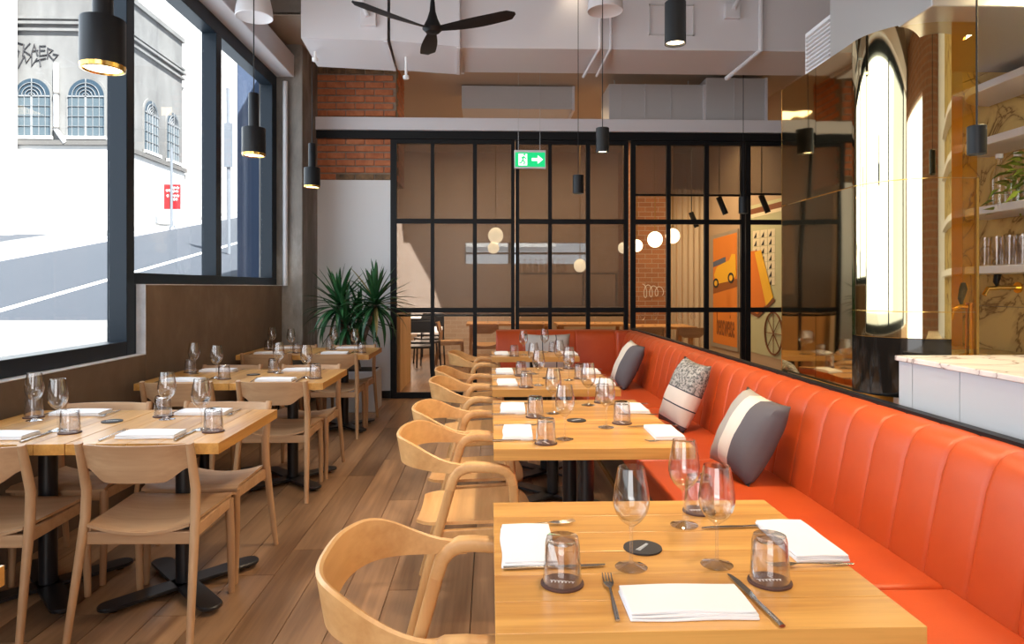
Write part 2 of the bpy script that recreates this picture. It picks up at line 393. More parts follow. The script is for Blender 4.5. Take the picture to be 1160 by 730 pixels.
# left wall with stepped sill
YS, YE = 4.76, 7.83
ZS1, ZS2, ZT = 0.915, 1.392, 3.76
wl = struct(G().box(XL - 0.26, XL, -2.6, YS, -0.02, ZS1).box(XL - 0.26, XL, YS, YE, -0.02, ZS2)
            .box(XL - 0.26, XL, -2.6, 8.6, ZT + 0.02, CZ + 0.2).build('wall_left', 'concrete', smooth=False, bevel=0.006))
g = G().box(XL - 0.07, XL + 0.002, -1.5, YS - 0.002, ZS1, ZS1 + 0.006).box(XL - 0.07, XL + 0.002, YS, YE, ZS2, ZS2 + 0.006)
g.box(XL - 0.07, XL + 0.002, YS - 0.008, YS - 0.001, ZS1, ZS2 + 0.006)
g.build('sill_lit_edge', 'concrete_edge', wl, smooth=False)  # paler strips put the window light on sill and step into the colour
col = struct(G().box(XL - 0.26, -2.13, YE, 8.62, -0.02, CZ).build('wall_corner_column', 'concrete_column', smooth=False, bevel=0.01))
g = G().tube([(XL + 0.05, YE - 0.04, ZS2), (XL + 0.05, YE - 0.04, 3.7)], 0.028, 10)
tag(g.build('conduit', 'duct_grey'), 'grey vertical pipe at the end of the street window beside the concrete column', 'pipe')
tr = struct(G().box(XL - 0.06, -2.22, -2.0, YE, ZT, ZT + 0.25).build('trim_1', 'duct_white', smooth=False, bevel=0.01))

# street window: black steel frame with deep mullions
w1 = sroot('window_1'); FX0, FX1 = XL - 0.19, XL - 0.06
def fbox(name, y0, y1, z0, z1, x0=FX0, x1=FX1, mat='window_frame'): return G().box(x0, x1, y0, y1, z0, z1).build(name, mat, w1, smooth=False, bevel=0.004)
fbox('sill_rail', -1.5, YS - 0.13, ZS1 + 0.006, ZS1 + 0.10); fbox('sill_rail', YS - 0.03, YE, ZS2 + 0.006, ZS2 + 0.085)
fbox('head_rail', -1.5, YE, ZT - 0.13, ZT)
fbox('mullion', YS - 0.13, YS - 0.03, ZS1 + 0.006, ZT - 0.13); fbox('mullion', 6.12, 6.24, ZS2 + 0.085, ZT - 0.13)
fbox('mullion', YE - 0.16, YE, ZS2 + 0.085, ZT - 0.13); fbox('mullion', 1.2, 1.32, ZS1 + 0.10, ZT - 0.13); fbox('mullion', -1.5, -1.38, ZS1 + 0.1, ZT - 0.13)
fbox('bead', YS - 0.03, YS - 0.002, ZS1 + 0.006, ZS2 + 0.006)
for (a, bb, c0) in ((-1.38, 1.2, ZS1 + 0.1), (1.32, YS - 0.13, ZS1 + 0.1), (YS - 0.03, 6.12, ZS2 + 0.085), (6.24, YE - 0.16, ZS2 + 0.085)):
    fbox('pane', a, bb, c0, ZT - 0.13, FX0 + 0.012, FX0 + 0.018, 'window_glass')

# back wall left of the partition: plaster below, brick pier above
XW1 = at_y(444, 300, YB).x
ZBR = at_y(400, 204, YB).z
wb = struct(G().box(-2.13, XW1, YB, YB + 0.35, -0.02, ZBR).build('wall_back', 'plaster', smooth=False))
G().box(-2.13, XW1 - 0.02, YB - 0.012, YB, 0, 0.09).build('baseboard_back', 'black_metal', None, smooth=False)
struct(bpy.data.objects['baseboard_back'])
pier = struct(G().box(-2.13, XW1 + 0.05, YB + 0.012, YB + 0.75, ZBR, CZ).build('wall_brick_pier', 'mortar', smooth=False))
bl, bh, bd = 0.235, 0.078, 0.1
bm_full = G().box(0, bl - 0.011, 0, bd, 0, bh - 0.010).build('brick', 'brick_clay', pier, smooth=False, bevel=0.004, seg=1); first = [bm_full]
bm_half = None
z = ZBR + 0.004; r = 0
pier_x1 = XW1 + 0.05
while z < 4.2:
    x = -2.13 + (-0.117 if r % 2 else 0.0)
    while x < pier_x1 - 0.03:
        a = max(x, -2.13); e = min(x + bl, pier_x1)
        if e - a > 0.05:
            sc = (e - a) / bl
            o = first.pop() if first else link_copy(bm_full, pier)
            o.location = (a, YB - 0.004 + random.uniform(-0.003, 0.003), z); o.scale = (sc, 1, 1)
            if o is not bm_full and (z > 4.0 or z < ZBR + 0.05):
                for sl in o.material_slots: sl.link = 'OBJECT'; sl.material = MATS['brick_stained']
        x += bl
    # return face of the pier
    y = YB + 0.1 + (0.11 if r % 2 else 0)
    while y < YB + 0.72:
        o = link_copy(bm_full, pier); o.rotation_euler = (0, 0, PI / 2); o.location = (pier_x1 + 0.008, y, z); o.scale = (min(1, (YB + 0.75 - y) / bl), 0.5, 1); y += bl
    z += 0.0875; r += 1

# ceiling, rear wall, right walls
struct(G().box(-2.7, 4.3, -2.6, 7.3, CZ, CZ + 0.3).build('ceiling', 'ceiling_concrete', smooth=False))
g = G().box(-2.7, 4.3, -2.62, -2.45, -0.02, 0.35).box(-2.7, -2.3, -2.62, -2.45, 0.35, CZ).box(0.45, 4.3, -2.62, -2.45, 0.35, CZ).box(-2.3, 0.45, -2.62, -2.45, 3.5, CZ)
struct(G().box(-2.7, 4.3, 7.0, 7.04, 4.15, CZ + 0.1).build('trim_4', 'ceiling_concrete', smooth=False))
struct(g.build('wall_rear', 'brick_pilaster', smooth=False))
g = G().box(2.86, 3.0, -2.6, 4.02, -0.02, CZ)
struct(g.build('wall_bar', 'plaster', smooth=False))
XR = 4.05
struct(G().box(XR, XR + 0.2, -2.6, 16.0, -0.02, 5.0).build('wall_right', 'next_wall', smooth=False))

# ---- high-level services: bulkhead duct, side ducts
YD = 6.3
p = lambda x, y, Y=YD: at_y(x, y, Y)
zb = at_y(690, 56, YD).z
big = thing('supply_duct', 'large white rectangular air duct running across the room under the ceiling', 'duct', (1.5, YD, zb))
def loc_build(gr, name, mat, root, **k):
    L = Vector(root.location); gr.v = [tuple(Vector(q) - L) for q in gr.v]; return gr.build(name, mat, root, **k)
xa, xb2 = at_y(521, 50, YD).x, at_y(905, 50, YD).x
g = G().box(xa, xb2 + 1.1, YD, YD + 0.72, zb, CZ - 0.02); loc_build(g, 'duct_body', 'duct_white', big, smooth=False, bevel=0.004)
loc_build(G().box(xa - 0.02, xa + 0.012, YD - 0.015, YD + 0.735, zb - 0.015, CZ - 0.03), 'flange', 'duct_white', big, smooth=False)
g = G()
for k in range(1):
    # access hatch outline on the duct face
    a = at_y(735, 5, YD); c = at_y(786, 41, YD)
for (x0, x1, z0, z1) in ((a.x, c.x, c.z, c.z + 0.012), (a.x, c.x, a.z - 0.012, a.z), (a.x, a.x + 0.012, c.z, a.z), (c.x - 0.012, c.x, c.z, a.z)):
    g.box(x0, x1, YD - 0.012, YD, z0, z1)
loc_build(g, 'access_hatch', 'duct_grey', big, smooth=False)
# flared transition sections left of it
def flare(name, x0t, yt0, x1t, yt1, x0b, yb0, x1b, yb1, label):
    A, B = at_y(x0t, yt0, 6.2), at_y(x1t, yt1, 6.2)
    C_, D_ = at_y(x0b, yb0, 6.96), at_y(x1b, yb1, 6.96)
    t0, t1 = Vector((A.x, A.y, CZ - 0.01)), Vector((B.x, B.y, CZ - 0.01))
    bk = lambda v, y: Vector((v.x, y, v.z))
    vs = [t0, t1, B, A, D_, C_, Vector((A.x, 7.0, CZ - 0.01)), Vector((B.x, 7.0, CZ - 0.01)), bk(D_, 7.0), bk(C_, 7.0)]
    fs = [(0, 1, 2, 3), (3, 2, 4, 5), (5, 4, 8, 9), (0, 3, 5, 9, 6), (1, 7, 8, 4, 2), (6, 9, 8, 7), (0, 6, 7, 1)]
    root = thing(name, label, 'duct', (C_.x, C_.y, C_.z)); g = G().add(vs, fs)
    loc_build(g, 'duct_body', 'duct_white', root, smooth=False)
    g = G().bar(B, D_, 0.03, 0.03).bar(t1, B, 0.03, 0.03); loc_build(g, 'flange', 'duct_white', root, smooth=False)
flare('duct_transition', 341, 43, 437, 46, 359, 74, 447, 79, 'white flared duct section above the brick pier by the column')
flare('duct_transition', 442, 46, 519, 53, 450, 78, 519, 83, 'white flared duct section just right of the brick pier')
# grey ducts beyond the header beam
def far_duct(x0, x1, y0, y1, Y, label, seams):
    a, c = at_y(x0, y0, Y), at_y(x1, y1, Y); a.z = min(a.z, 4.12)
    root = thing('grey_duct', label, 'duct', (a.x, Y, c.z)); loc_build(G().box(a.x, c.x, Y, Y + 0.6, c.z, a.z), 'duct_body', 'duct_grey', root, smooth=False, bevel=0.005)
    for q in (0.1, 0.9): loc_build(G().tube([(a.x + (c.x - a.x) * q, Y + 0.3, a.z - 0.02), (a.x + (c.x - a.x) * q, Y + 0.3, 4.14)], 0.008, 6), 'hanger', 'steel_galv', root)
    for q in seams:
        xx = at_y(q, y0, Y).x; loc_build(G().box(xx - 0.008, xx + 0.008, Y - 0.008, Y, c.z, a.z), 'seam', 'duct_grey', root, smooth=False)
    loc_build(G().box(c.x - 0.02, c.x + 0.012, Y - 0.02, Y + 0.62, c.z - 0.02, a.z), 'flange', 'duct_white', root, smooth=False)
far_duct(523, 650, 91, 124, 9.3, 'grey ceiling duct above the exit sign', (557, 582, 612))
far_duct(690, 798, 95, 140, 8.75, 'grey ceiling duct behind the header beam, right of the exit sign', (704, 731, 760))
far_duct(800, 868, 88, 150, 8.72, 'pale vertical duct casing at the right end of the header beam', (832,))
# slanting white struts, conduits, junction boxes
def strut(name, pts, r, mat, label, cat, extra=None):
    o = thing(name, label, cat, pts[0]); loc_build(G().tube(pts, r, 8), 'pipe', mat, o)
    if extra: loc_build(extra, 'saddle', mat, o, smooth=False)
strut('bracket_rail', [at_y(661, 87, 6.9), at_y(680, 54, YD - 0.03), at_y(680, -40, YD - 0.03)], 0.016, 'duct_white', 'white conduit dropping down the big duct, left one of the close pair', 'conduit')
strut('bracket_rail', [at_y(676, 86, 6.9), at_y(692, 55, YD - 0.03), at_y(692, -40, YD - 0.03)], 0.014, 'duct_white', 'white conduit dropping down the big duct, right one of the close pair', 'conduit')
strut('bracket_rail', [at_y(823, 89, 6.9), at_y(862, 57, YD - 0.04), at_y(862, -40, YD - 0.04)], 0.024, 'duct_white', 'thick white conduit on the big duct near the bronze mirror', 'conduit')
for (x, y, lab) in ((418, 22, 'white junction box with slanting pipe on the duct left of the fan'), (828, 14, 'white junction box with slanting pipe on the big duct, right of the pendant')):
    Yj = YD if x > 600 else 6.2
    a = at_y(x, y, Yj); o = thing('junction_box', lab, 'junction box', (a.x, Yj - 0.05, a.z))
    G().box(-0.07, 0.07, 0, 0.05, -0.07, 0.07).build('box', 'duct_white', o, smooth=False, bevel=0.006)
    G().tube([(0, -0.02, 0.0), (-0.08 if x < 600 else 0.12, -0.02, 0.25)], 0.022, 8).build('pipe', 'duct_white', o)
for (x, y, Y, lab) in ((460, 86, 6.6, 'small white sprinkler head below the duct right of the brick pier'), (357, 66, 6.5, 'small white sprinkler head at the duct corner by the column')):
    a = at_y(x, y, Y); o = thing('sprinkler', lab, 'sprinkler', a)
    G().tube([(0, 0, 0), (0, 0, 3.6 - a.z)], 0.012, 8).build('stem', 'pvc_white', o); G().lathe([(0.0, -0.035), (0.028, -0.03), (0.03, 0.0), (0.014, 0.006), (0, 0.006)], 12).build('head', 'pvc_white', o)
# air conditioner with a louvred side above the mirror
a = at_y(948, 30, 3.6)
ac = thing('air_conditioner', 'white ceiling air conditioner box with louvred side above the mirror', 'air conditioner', (a.x, 3.6, 2.60))
G().box(0, 0.55, 0, 0.36, -0.115, 0.27).build('casing', 'duct_white', ac, smooth=False, bevel=0.006)
G().box(-0.012, 0, 0.02, 0.34, 0.01, 0.26).build('grille_frame', 'white_paint', ac, smooth=False)
for k in range(9):
    G().bar((-0.016, 0.045, 0.04 + k * 0.0235), (-0.016, 0.315, 0.04 + k * 0.0235), 0.012, 0.010, (0.5, 0, 1)).build('louvre', 'duct_grey', ac, smooth=False)
a = at_y(1005, 0, 2.9)
tag(G().box(a.x, 2.82, 2.6, 3.4, at_y(1080, 13, 2.65).z, 3.2).build('service_duct', 'steel_galv', None, smooth=False, bevel=0.005), 'grey metal duct above the bar shelves at the top edge', 'duct')
# ---- header beam and glazed partition
XD1 = 3.98
zb0, zb1 = at_y(555, 150, YB).z, at_y(555, 136, YB).z
struct(G().box(-2.13, XR, YB - 0.10, YB + 0.12, zb0, zb1).build('trim_2', 'duct_white', smooth=False, bevel=0.004))
zh = at_y(555, 159, YB).z
struct(G().box(-2.13, XR, YB - 0.06, YB + 0.08, zh, zb0).build('trim_3', 'black_frame', smooth=False))
R1, R2 = at_y(555, 251, YB).z, at_y(555, 351.5, YB).z
def X(px): return at_y(px, 250, YB).x
def panel(n_, px, pw, label, y=YB, bottom=0.0):
    """px: pixel columns of the stiles; pw: widths of the stiles in metres"""
    r = sroot('window_%d' % n_, (X(px[0]), y, 0)); ox = X(px[0]); st = []
    for k, q in enumerate(px):
        x = X(q) - ox; G().box(x - pw[k] / 2, x + pw[k] / 2, -0.025, 0.025, 0, zh).build('stile', 'black_frame', r, smooth=False); st.append(x)
    zz = [(0.0, 0.07), (R2 - 0.03, R2 + 0.03), (R1 - 0.03, R1 + 0.03), (zh - 0.05, zh)]
    for (z0, z1) in zz: G().box(st[0], st[-1], -0.022, 0.022, z0, z1).build('rail', 'black_frame', r, smooth=False)
    for k in range(len(st) - 1):
        for j in range(3):
            G().box(st[k] + pw[k] / 2 - 0.004, st[k + 1] - pw[k + 1] / 2 + 0.004, -0.004, 0.004, zz[j][1] - 0.004, zz[j + 1][0] + 0.004).build('pane', 'partition_glass', r, smooth=False)
    return r
panel(2, (446, 490, 538, 581), (0.075, 0.045, 0.05, 0.045), 'a')
panel(3, (586, 623, 666, 709), (0.045, 0.045, 0.05, 0.05), 'b')
panel(4, (717, 757, 800, 841), (0.06, 0.05, 0.055, 0.05), 'c')
panel(5, (847, 889, 931), (0.06, 0.05, 0.06), 'd')

# ================================================================ BENCH, MIRROR WALL, BAR
XC, XF = 1.394, 0.785         # crease and front edge of the bench
bench = thing('bench_seat', 'long orange leather banquette running along the mirror wall and turning the corner', 'bench', (1.2, 4.0, 0))
def B(gr, name, mat, **k): return loc_build(gr, name, mat, bench, **k)
prof = [(1.40, 0.40), (1.394, 0.48), (1.42, 0.62), (1.452, 0.78), (1.475, 0.845), (1.50, 0.878), (1.535, 0.895), (1.60, 0.90), (1.605, 0.88), (1.605, 0.40)]
def backpanel(L):
    R = []
    for t, ins in ((0, 0.006), (0.006, 0.0015), (0.02, 0.0), (L * 0.5, -0.002), (L - 0.02, 0.0), (L - 0.006, 0.0015), (L, 0.006)):
        R.append([(q[0] + (ins if 0 < i < 7 else 0), t, q[1] - (ins * 0.6 if 3 < i < 8 else 0)) for i, q in enumerate(prof)])
    return G().rows(R, True, True)
pw_ = 0.195
bp = backpanel(pw_); bp.v = [(x - 1.2, y, z) for x, y, z in bp.v]
po = None; y = 7.42 - pw_
while y > 0.6:
    if po is None: po = bp.build('back_panel', 'orange_leather', bench); o = po
    else: o = link_copy(po, bench)
    o.location = (0, y - 4.0, 0); y -= pw_
# short end section along the partition
bp = backpanel(0.44); bp.v = [(y, x - XC, z) for x, y, z in bp.v]
eo = None; x = at_y(562, 380, 7.45).x
for k in range(3):
    if eo is None: eo = bp.build('back_panel', 'orange_leather', bench); o = eo
    else: o = link_copy(eo, bench)
    o.location = (x + k * 0.44 - 1.2, 7.44 - 4.0, 0)
B(G().box(x + 1.31, 1.605, 7.42, 7.65, 0.40, 0.895), 'corner_panel', 'orange_leather', bevel=0.03, seg=3)
# seat cushions
ys = [0.5, 2.05, 3.6, 5.15, 6.72]
for a, c in zip(ys[:-1], ys[1:]):
    B(G().box(XF, 1.41, a + 0.002, c - 0.002, 0.335, 0.46), 'seat_cushion', 'orange_leather', bevel=0.022, seg=3)
B(G().box(x, 1.41, 6.724, 7.47, 0.335, 0.46), 'seat_cushion', 'orange_leather', bevel=0.022, seg=3)
B(G().box(0.86, 1.60, 0.5, 7.6, 0.0, 0.335).box(x + 0.05, 0.86, 6.85, 7.6, 0.0, 0.335), 'plinth', 'black_base', smooth=False)
B(G().box(0.845, 0.86, 0.5, 6.85, 0.0, 0.035), 'kick_strip', 'gold', smooth=False)
B(G().box(1.585, 1.625, 0.5, 7.65, 0.885, 0.912), 'top_trim', 'black_frame', smooth=False)

# bronze mirror wall standing behind the bench, with a rounded corner
ZM0, ZM1, ZMJ, ZMK = 0.912, 2.48, 1.83, 1.275
XM = 1.63
mw = thing('mirror_wall', 'bronze and brass mirrored wall panels with rounded corner above the bench', 'mirror wall', (XM, 3.0, ZM0))
def MW(gr, name, mat, **k): return loc_build(gr, name, mat, mw, **k)
yA, yB_, yC = at_x(886, 300, XM).y, at_x(924, 300, XM).y, 3.02
for (a, c) in ((yB_, yA), (yC, yB_)):
    for (z0, z1) in ((ZM0, ZMJ), (ZMJ, ZM1)):
        MW(G().box(XM, XM + 0.02, a + 0.002, c - 0.002, z0 + 0.002, z1 - 0.002), 'mirror_panel', 'bronze_mirror', smooth=False)
MW(G().box(XM, XM + 0.02, yA, yA + 0.008, ZM0, ZM1), 'edge_strip', 'gold', smooth=False)
rad = 0.27; cx, cy = XM + rad, yC
def curved(z0, z1, mat, a0=PI, a1=1.5 * PI, r0=rad, nseg=28, name='curved_panel'):
    g = G(); A = [a0 + (a1 - a0) * k / nseg for k in range(nseg + 1)]
    R = []
    for th in A:
        c, s_ = math.cos(th), math.sin(th)
        R.append([(cx + r0 * c, cy + r0 * s_, z0), (cx + r0 * c, cy + r0 * s_, z1), (cx + (r0 - 0.02) * c, cy + (r0 - 0.02) * s_, z1), (cx + (r0 - 0.02) * c, cy + (r0 - 0.02) * s_, z0)])
    g.rows(R, True, True); return MW(g, name, mat)
curved(ZMJ + 0.002, ZM1, 'brass_mirror'); curved(ZMK + 0.002, ZMJ - 0.002, 'brass_mirror'); curved(1.165, ZMK - 0.002, 'brass_mirror'); curved(ZM0, 1.163, 'black_gloss')
for zz in (ZMJ, ZMK): curved(zz - 0.002, zz + 0.002, 'gold', r0=rad + 0.002, name='joint_strip')
# tinted glass continuing the screen towards the shelves
yG = cy - rad
xg1 = at_y(1107, 300, yG).x
gp = G()
for (z0, z1) in ((1.12, ZMK), (ZMK, ZMJ), (ZMJ, ZM1)):
    MW(G().box(cx + 0.002, xg1, yG, yG + 0.01, z0 + 0.002, z1 - 0.002), 'tinted_pane', 'gold_glass', smooth=False)
MW(G().box(xg1 - 0.005, xg1 + 0.005, yG - 0.004, yG + 0.012, 1.10, ZMJ), 'edge_strip', 'brass_dark', smooth=False)

# bar counter
bc = thing('bar_counter', 'pale grey panelled bar counter with white marble top', 'bar counter', (1.66, 2.0, 0))
ctop = 1.10
YCE = yG - 0.03
for (a, c) in ((YCE - 0.09, YCE), (YCE - 0.36, YCE - 0.09), (YCE - 0.80, YCE - 0.36), (YCE - 1.25, YCE - 0.80), (YCE - 1.7, YCE - 1.25)):
    loc_build(G().box(1.66, 1.68, a + 0.002, c - 0.002, 0.0, ctop - 0.022), 'front_panel', 'counter_grey', bc, smooth=False)
loc_build(G().box(1.68, 2.16, YCE - 1.7, YCE, 0.0, ctop - 0.022), 'carcass', 'counter_grey', bc, smooth=False)
loc_build(G().box(1.65, 2.2, YCE - 1.72, YCE + 0.012, ctop - 0.02, ctop), 'worktop', 'marble_white', bc, smooth=False, bevel=0.003)
# marble back wall with slab joints
mb_ = struct(G().box(2.85, 2.86, 0.4, 4.0, 0, 3.3).build('wall_marble', 'mortar', smooth=False))
zj = [0.0, 1.27, 1.80, 2.6, 3.3]
for z0, z1 in zip(zj[:-1], zj[1:]):
    for (a, c) in ((0.4, 1.6), (1.6, 2.8), (2.8, 4.0)):
        G().box(2.83, 2.85, a + 0.0015, c - 0.0015, z0 + 0.0015, z1 - 0.0015).build('slab', 'marble_gold', mb_, smooth=False)
struct(G().box(XM + 0.25, 2.86, 4.0, 4.06, 0.0, 2.52).build('wall_amber', 'amber_panel', smooth=False))
# back bar cabinet under the shelves
bb = thing('back_bar', 'low gold-toned back bar ledge below the shelves', 'back bar', (2.6, 2.4, 0))
loc_build(G().box(2.36, 2.82, 0.6, 3.92, 0, 1.0), 'carcass', 'white_paint', bb, smooth=False); loc_build(G().box(2.34, 2.825, 0.58, 3.94, 1.0, 1.03), 'worktop', 'marble_gold', bb, smooth=False, bevel=0.004)
# shelves with rounded ends
XS = 2.55
shelf_z = []
for k, (px, py, nm) in enumerate(((1140, 87, 'top'), (1140, 153, 'second highest'), (1140, 234, 'third'), (1140, 305, 'lowest'))):
    zc = at_x(px, py, XS).z; shelf_z.append(zc)
    pts = [(2.828, 0.6), (XS, 0.6), (XS, 3.50)] + [(XS + 0.27 * (1 - math.cos(t)), 3.50 + 0.27 * math.sin(t)) for t in [PI / 2 * q / 10 for q in range(1, 11)]]
    sh = G().plate_xy(pts, zc - 0.02, zc + 0.02).build('bar_shelf', 'white_paint', None, bevel=0.004)
    tag(sh, 'white rounded-end bar shelf on the marble wall, %s one%s' % (nm, (', empty', ', empty above the pendant shade', ' holding clear bottles', ' lined with glasses')[k]), 'shelf', 'white bar shelves')
def mk_shelfglass():
    o = thing('highball_glass', '', 'glass'); G().lathe([(0.0, 0.004), (0.024, 0.004), (0.026, 0.06), (0.034, 0.15), (0.033, 0.15), (0.025, 0.062), (0.0, 0.016)], 14).build('body', 'tumbler_glass', o)
    return o
P = Proto(mk_shelfglass); names = ('front row', 'middle row', 'back row'); ordn = ['first', 'second', 'third', 'fourth', 'fifth', 'sixth', 'seventh', 'eighth', 'ninth', 'tenth', 'eleventh']
for r_ in range(3):
    for k in range(11):
        yy = 3.50 - k * 0.085 - r_ * 0.02
        P.put((XS + 0.045 + r_ * 0.082, yy, shelf_z[3] + 0.021), 0, 'clear glass on lowest bar shelf, %s from rounded end, %s' % (ordn[k], names[r_]), 'glasses on the lowest bar shelf')
def mk_bottle():
    o = thing('bottle', '', 'bottle'); G().lathe([(0.0, 0.002), (0.038, 0.002), (0.040, 0.02), (0.040, 0.14), (0.034, 0.17), (0.016, 0.20), (0.014, 0.245), (0.0, 0.245)], 18).build('body', 'tumbler_glass', o)
    G().lathe([(0.0, 0.24), (0.017, 0.24), (0.017, 0.262), (0.0, 0.262)], 14).build('cap', 'print_white', o); return o
P = Proto(mk_bottle)
a = at_x(1132, 220, XS + 0.06); P.put((XS + 0.06, a.y, shelf_z[2] + 0.021), 0, 'clear bottle on the third bar shelf, left of the pair', 'clear bottles on the bar shelf')
a = at_x(1142, 220, XS + 0.10); P.put((XS + 0.11, a.y - 0.05, shelf_z[2] + 0.021), 0, 'clear bottle on the third bar shelf, right one beside the trailing plant', 'clear bottles on the bar shelf')
# trailing plant on the shelf
a = at_x(1163, 215, XS + 0.06)
tp = thing('trailing_plant', 'bright green trailing plant spilling over the third bar shelf', 'plant', (XS + 0.12, a.y, shelf_z[2] + 0.021))
G().lathe([(0, 0), (0.05, 0), (0.06, 0.1), (0.05, 0.1), (0, 0.09)], 14).build('pot', 'planter', tp)
lf = G().add([(0, 0, 0), (0.013, 0.03, 0.008), (0, 0.075, -0.01), (-0.013, 0.03, 0.008)], [(0, 1, 2, 3)]); lo = None
for k in range(90):
    th = random.uniform(0, 2 * PI); rr = random.uniform(0.03, 0.17); zz = 0.16 - rr * rr * 6 + random.uniform(-0.05, 0.09)
    mt = 'leaf_lime' if random.random() < 0.6 else 'leaf'
    if lo is None: lo = lf.build('leaf', 'leaf_lime', tp); o = lo
    else: o = link_copy(lo, tp)
    o.location = (rr * math.cos(th), rr * math.sin(th), zz); o.rotation_euler = (random.uniform(-0.9, 0.5), random.uniform(-0.6, 0.6), th - PI / 2)
# taps
def tap(loc, label):
    o = thing('beer_tap', label, 'tap', loc)
    G().lathe([(0, 0), (0.045, 0), (0.045, 0.012), (0.018, 0.02), (0.016, 0.26), (0.02, 0.27), (0, 0.275)], 16).build('column', 'gold', o)
    G().tube([(0, 0, 0.25), (-0.05, 0, 0.25), (-0.085, 0, 0.235), (-0.095, 0, 0.19)], 0.011, 8, (0, 1, 0)).build('spout', 'gold', o)
    G().tube([(-0.04, 0, 0.262), (-0.042, 0, 0.29), (-0.03, 0, 0.34), (-0.03, 0, 0.37)], [0.006, 0.014, 0.018, 0.010], 10, (0, 1, 0)).build('handle', 'black_metal', o)
a = at_y(1098, 400, 3.3); tap((a.x, 3.3, 1.03), 'gold beer tap on the back bar seen through tinted glass')
a = at_x(1144, 326, 2.78)
o = thing('wall_tap', 'gold wall tap with black handle on the marble', 'tap', (2.83, a.y, a.z))
G().tube([(0, 0, 0), (-0.10, 0, 0), (-0.17, 0, -0.005), (-0.19, 0, -0.04)], 0.012, 8, (0, 1, 0)).build('spout', 'gold', o)
G().tube([(-0.12, 0, 0.005), (-0.125, 0, 0.03), (-0.115, 0, 0.08), (-0.11, 0, 0.10)], [0.006, 0.015, 0.018, 0.01], 10, (0, 1, 0)).build('handle', 'black_metal', o)
G().lathe([(0, 0), (0.03, 0.0), (0.03, 0.01), (0, 0.01)], 14).build('rosette', 'gold', o).rotation_euler = (0, -PI / 2, 0)

# cushions on the bench
def cushion(name, mat, loc, rot, label, w=0.44, h=0.44, t=0.15, tp_=0.0):
    N = 14; g = G(); top = []; bot = []
    for j in range(N + 1):
        rt = []; rb = []
        for i in range(N + 1):
            u = i / N * 2 - 1; v = j / N * 2 - 1
            pin = 1 - 0.07 * (1 - v * v) * u * u - 0.0; pin2 = 1 - 0.07 * (1 - u * u) * v * v
            th = t / 2 * max(0.0, (1 - abs(u) ** 2.6)) ** 0.5 * max(0.0, (1 - abs(v) ** 2.6)) ** 0.5
            wr = 0.006 * math.sin(9 * u + 4 * v) * math.sin(5 * v - 3 * u) * (1 if th > 0 else 0)
            X_, Z_ = u * w / 2 * pin * (1 - tp_ * (v + 1) / 2), v * h / 2 * pin2
            rt.append((X_, -th + wr * 0.6, Z_)); rb.append((X_, th + wr * 0.4, Z_))
        top.append(rt); bot.append(rb)
    g.rows(top); g.rows(bot)
    o = g.build(name, mat); bm = bmesh.new(); bm.from_mesh(o.data); bmesh.ops.remove_doubles(bm, verts=bm.verts, dist=1e-5); bmesh.ops.recalc_face_normals(bm, faces=bm.faces); bm.to_mesh(o.data); bm.free()
    o.data.shade_smooth(); o.location = loc; o.rotation_euler = rot; tag(o, label, 'cushion', 'cushions on the banquette'); return o
def lean(rz, back, roll):
    return (Matrix.Rotation(rz, 4, 'Z') @ Matrix.Rotation(-back, 4, 'X') @ Matrix.Rotation(roll, 4, 'Y')).to_euler()
cushion('cushion', 'cushion_striped', (1.262, 3.30, 0.658), lean(math.radians(-82), math.radians(27), math.radians(5)), 'grey, cream and charcoal striped cushion leaning on the banquette nearest the camera', 0.42, 0.42, 0.19)
cushion('cushion', 'cushion_speckled', (1.262, 4.40, 0.685), lean(math.radians(-75), math.radians(22), math.radians(6)), 'cushion with speckled grey top and lined cream base, middle one on the banquette', 0.34, 0.46, 0.16)
cushion('cushion', 'cushion_half', (1.258, 6.22, 0.665), lean(math.radians(-82), math.radians(25), math.radians(5)), 'half cream half charcoal cushion leaning in the far run of the banquette', 0.42, 0.44, 0.16)
a = at_y(618, 395, 7.3)
cushion('cushion', 'cushion_grid', (a.x + 0.02, 7.31, 0.665), lean(0, math.radians(10), 0), 'pale grey windowpane-check cushion propped at the end of the banquette', 0.50, 0.42, 0.14)

# ================================================================ TABLES
TZ = 0.75
def table_mesh(L, Wd, nb):
    def fn():
        t = thing('dining_table', '', 'table'); h = 0.045; bwid = Wd / nb
        g = G().box(-L / 2, L / 2, 0.0008, bwid - 0.0008, TZ - h, TZ); bo = None
        for k in range(nb):
            if bo is None: bo = g.build('board', 'oak_table_x', t, smooth=False, bevel=0.0012, seg=2); o = bo
            else: o = link_copy(bo, t)
            o.location = (0, -Wd / 2 + k * bwid, 0)
        G().box(-0.18, 0.18, -0.18, 0.18, TZ - h - 0.008, TZ - h).build('top_plate', 'black_base', t, smooth=False)
        G().lathe([(0.038, 0.022), (0.038, TZ - h - 0.008)], 18).build('column', 'black_base', t)
        ft = None
        for k in range(4):
            an = math.radians((42, 138, 222, 318)[k]); Lr = 0.36
            pts = [(0, -0.05)] + [(Lr - 0.05 + 0.05 * math.cos(q), 0.05 * math.sin(q)) for q in [(-PI / 2 + PI * z / 8) for z in range(9)]] + [(0, 0.05)]
            o = G().plate_xy(pts, 0.022, 0.038).build('foot', 'black_base', t, bevel=0.003, seg=1); o.rotation_euler = (0, 0, an)
            G().lathe([(0, 0), (0.018, 0), (0.02, 0.006), (0.01, 0.01), (0.01, 0.022), (0, 0.022)], 12, (Lr - 0.06, 0, 0)).build('glide', 'chrome', o)
        return t
    return fn
P_t = Proto(table_mesh(0.79, 0.565, 5)); P_big = Proto(table_mesh(0.80, 0.755, 6)); P_l = Proto(table_mesh(0.76, 0.608, 5))
TX = 0.41
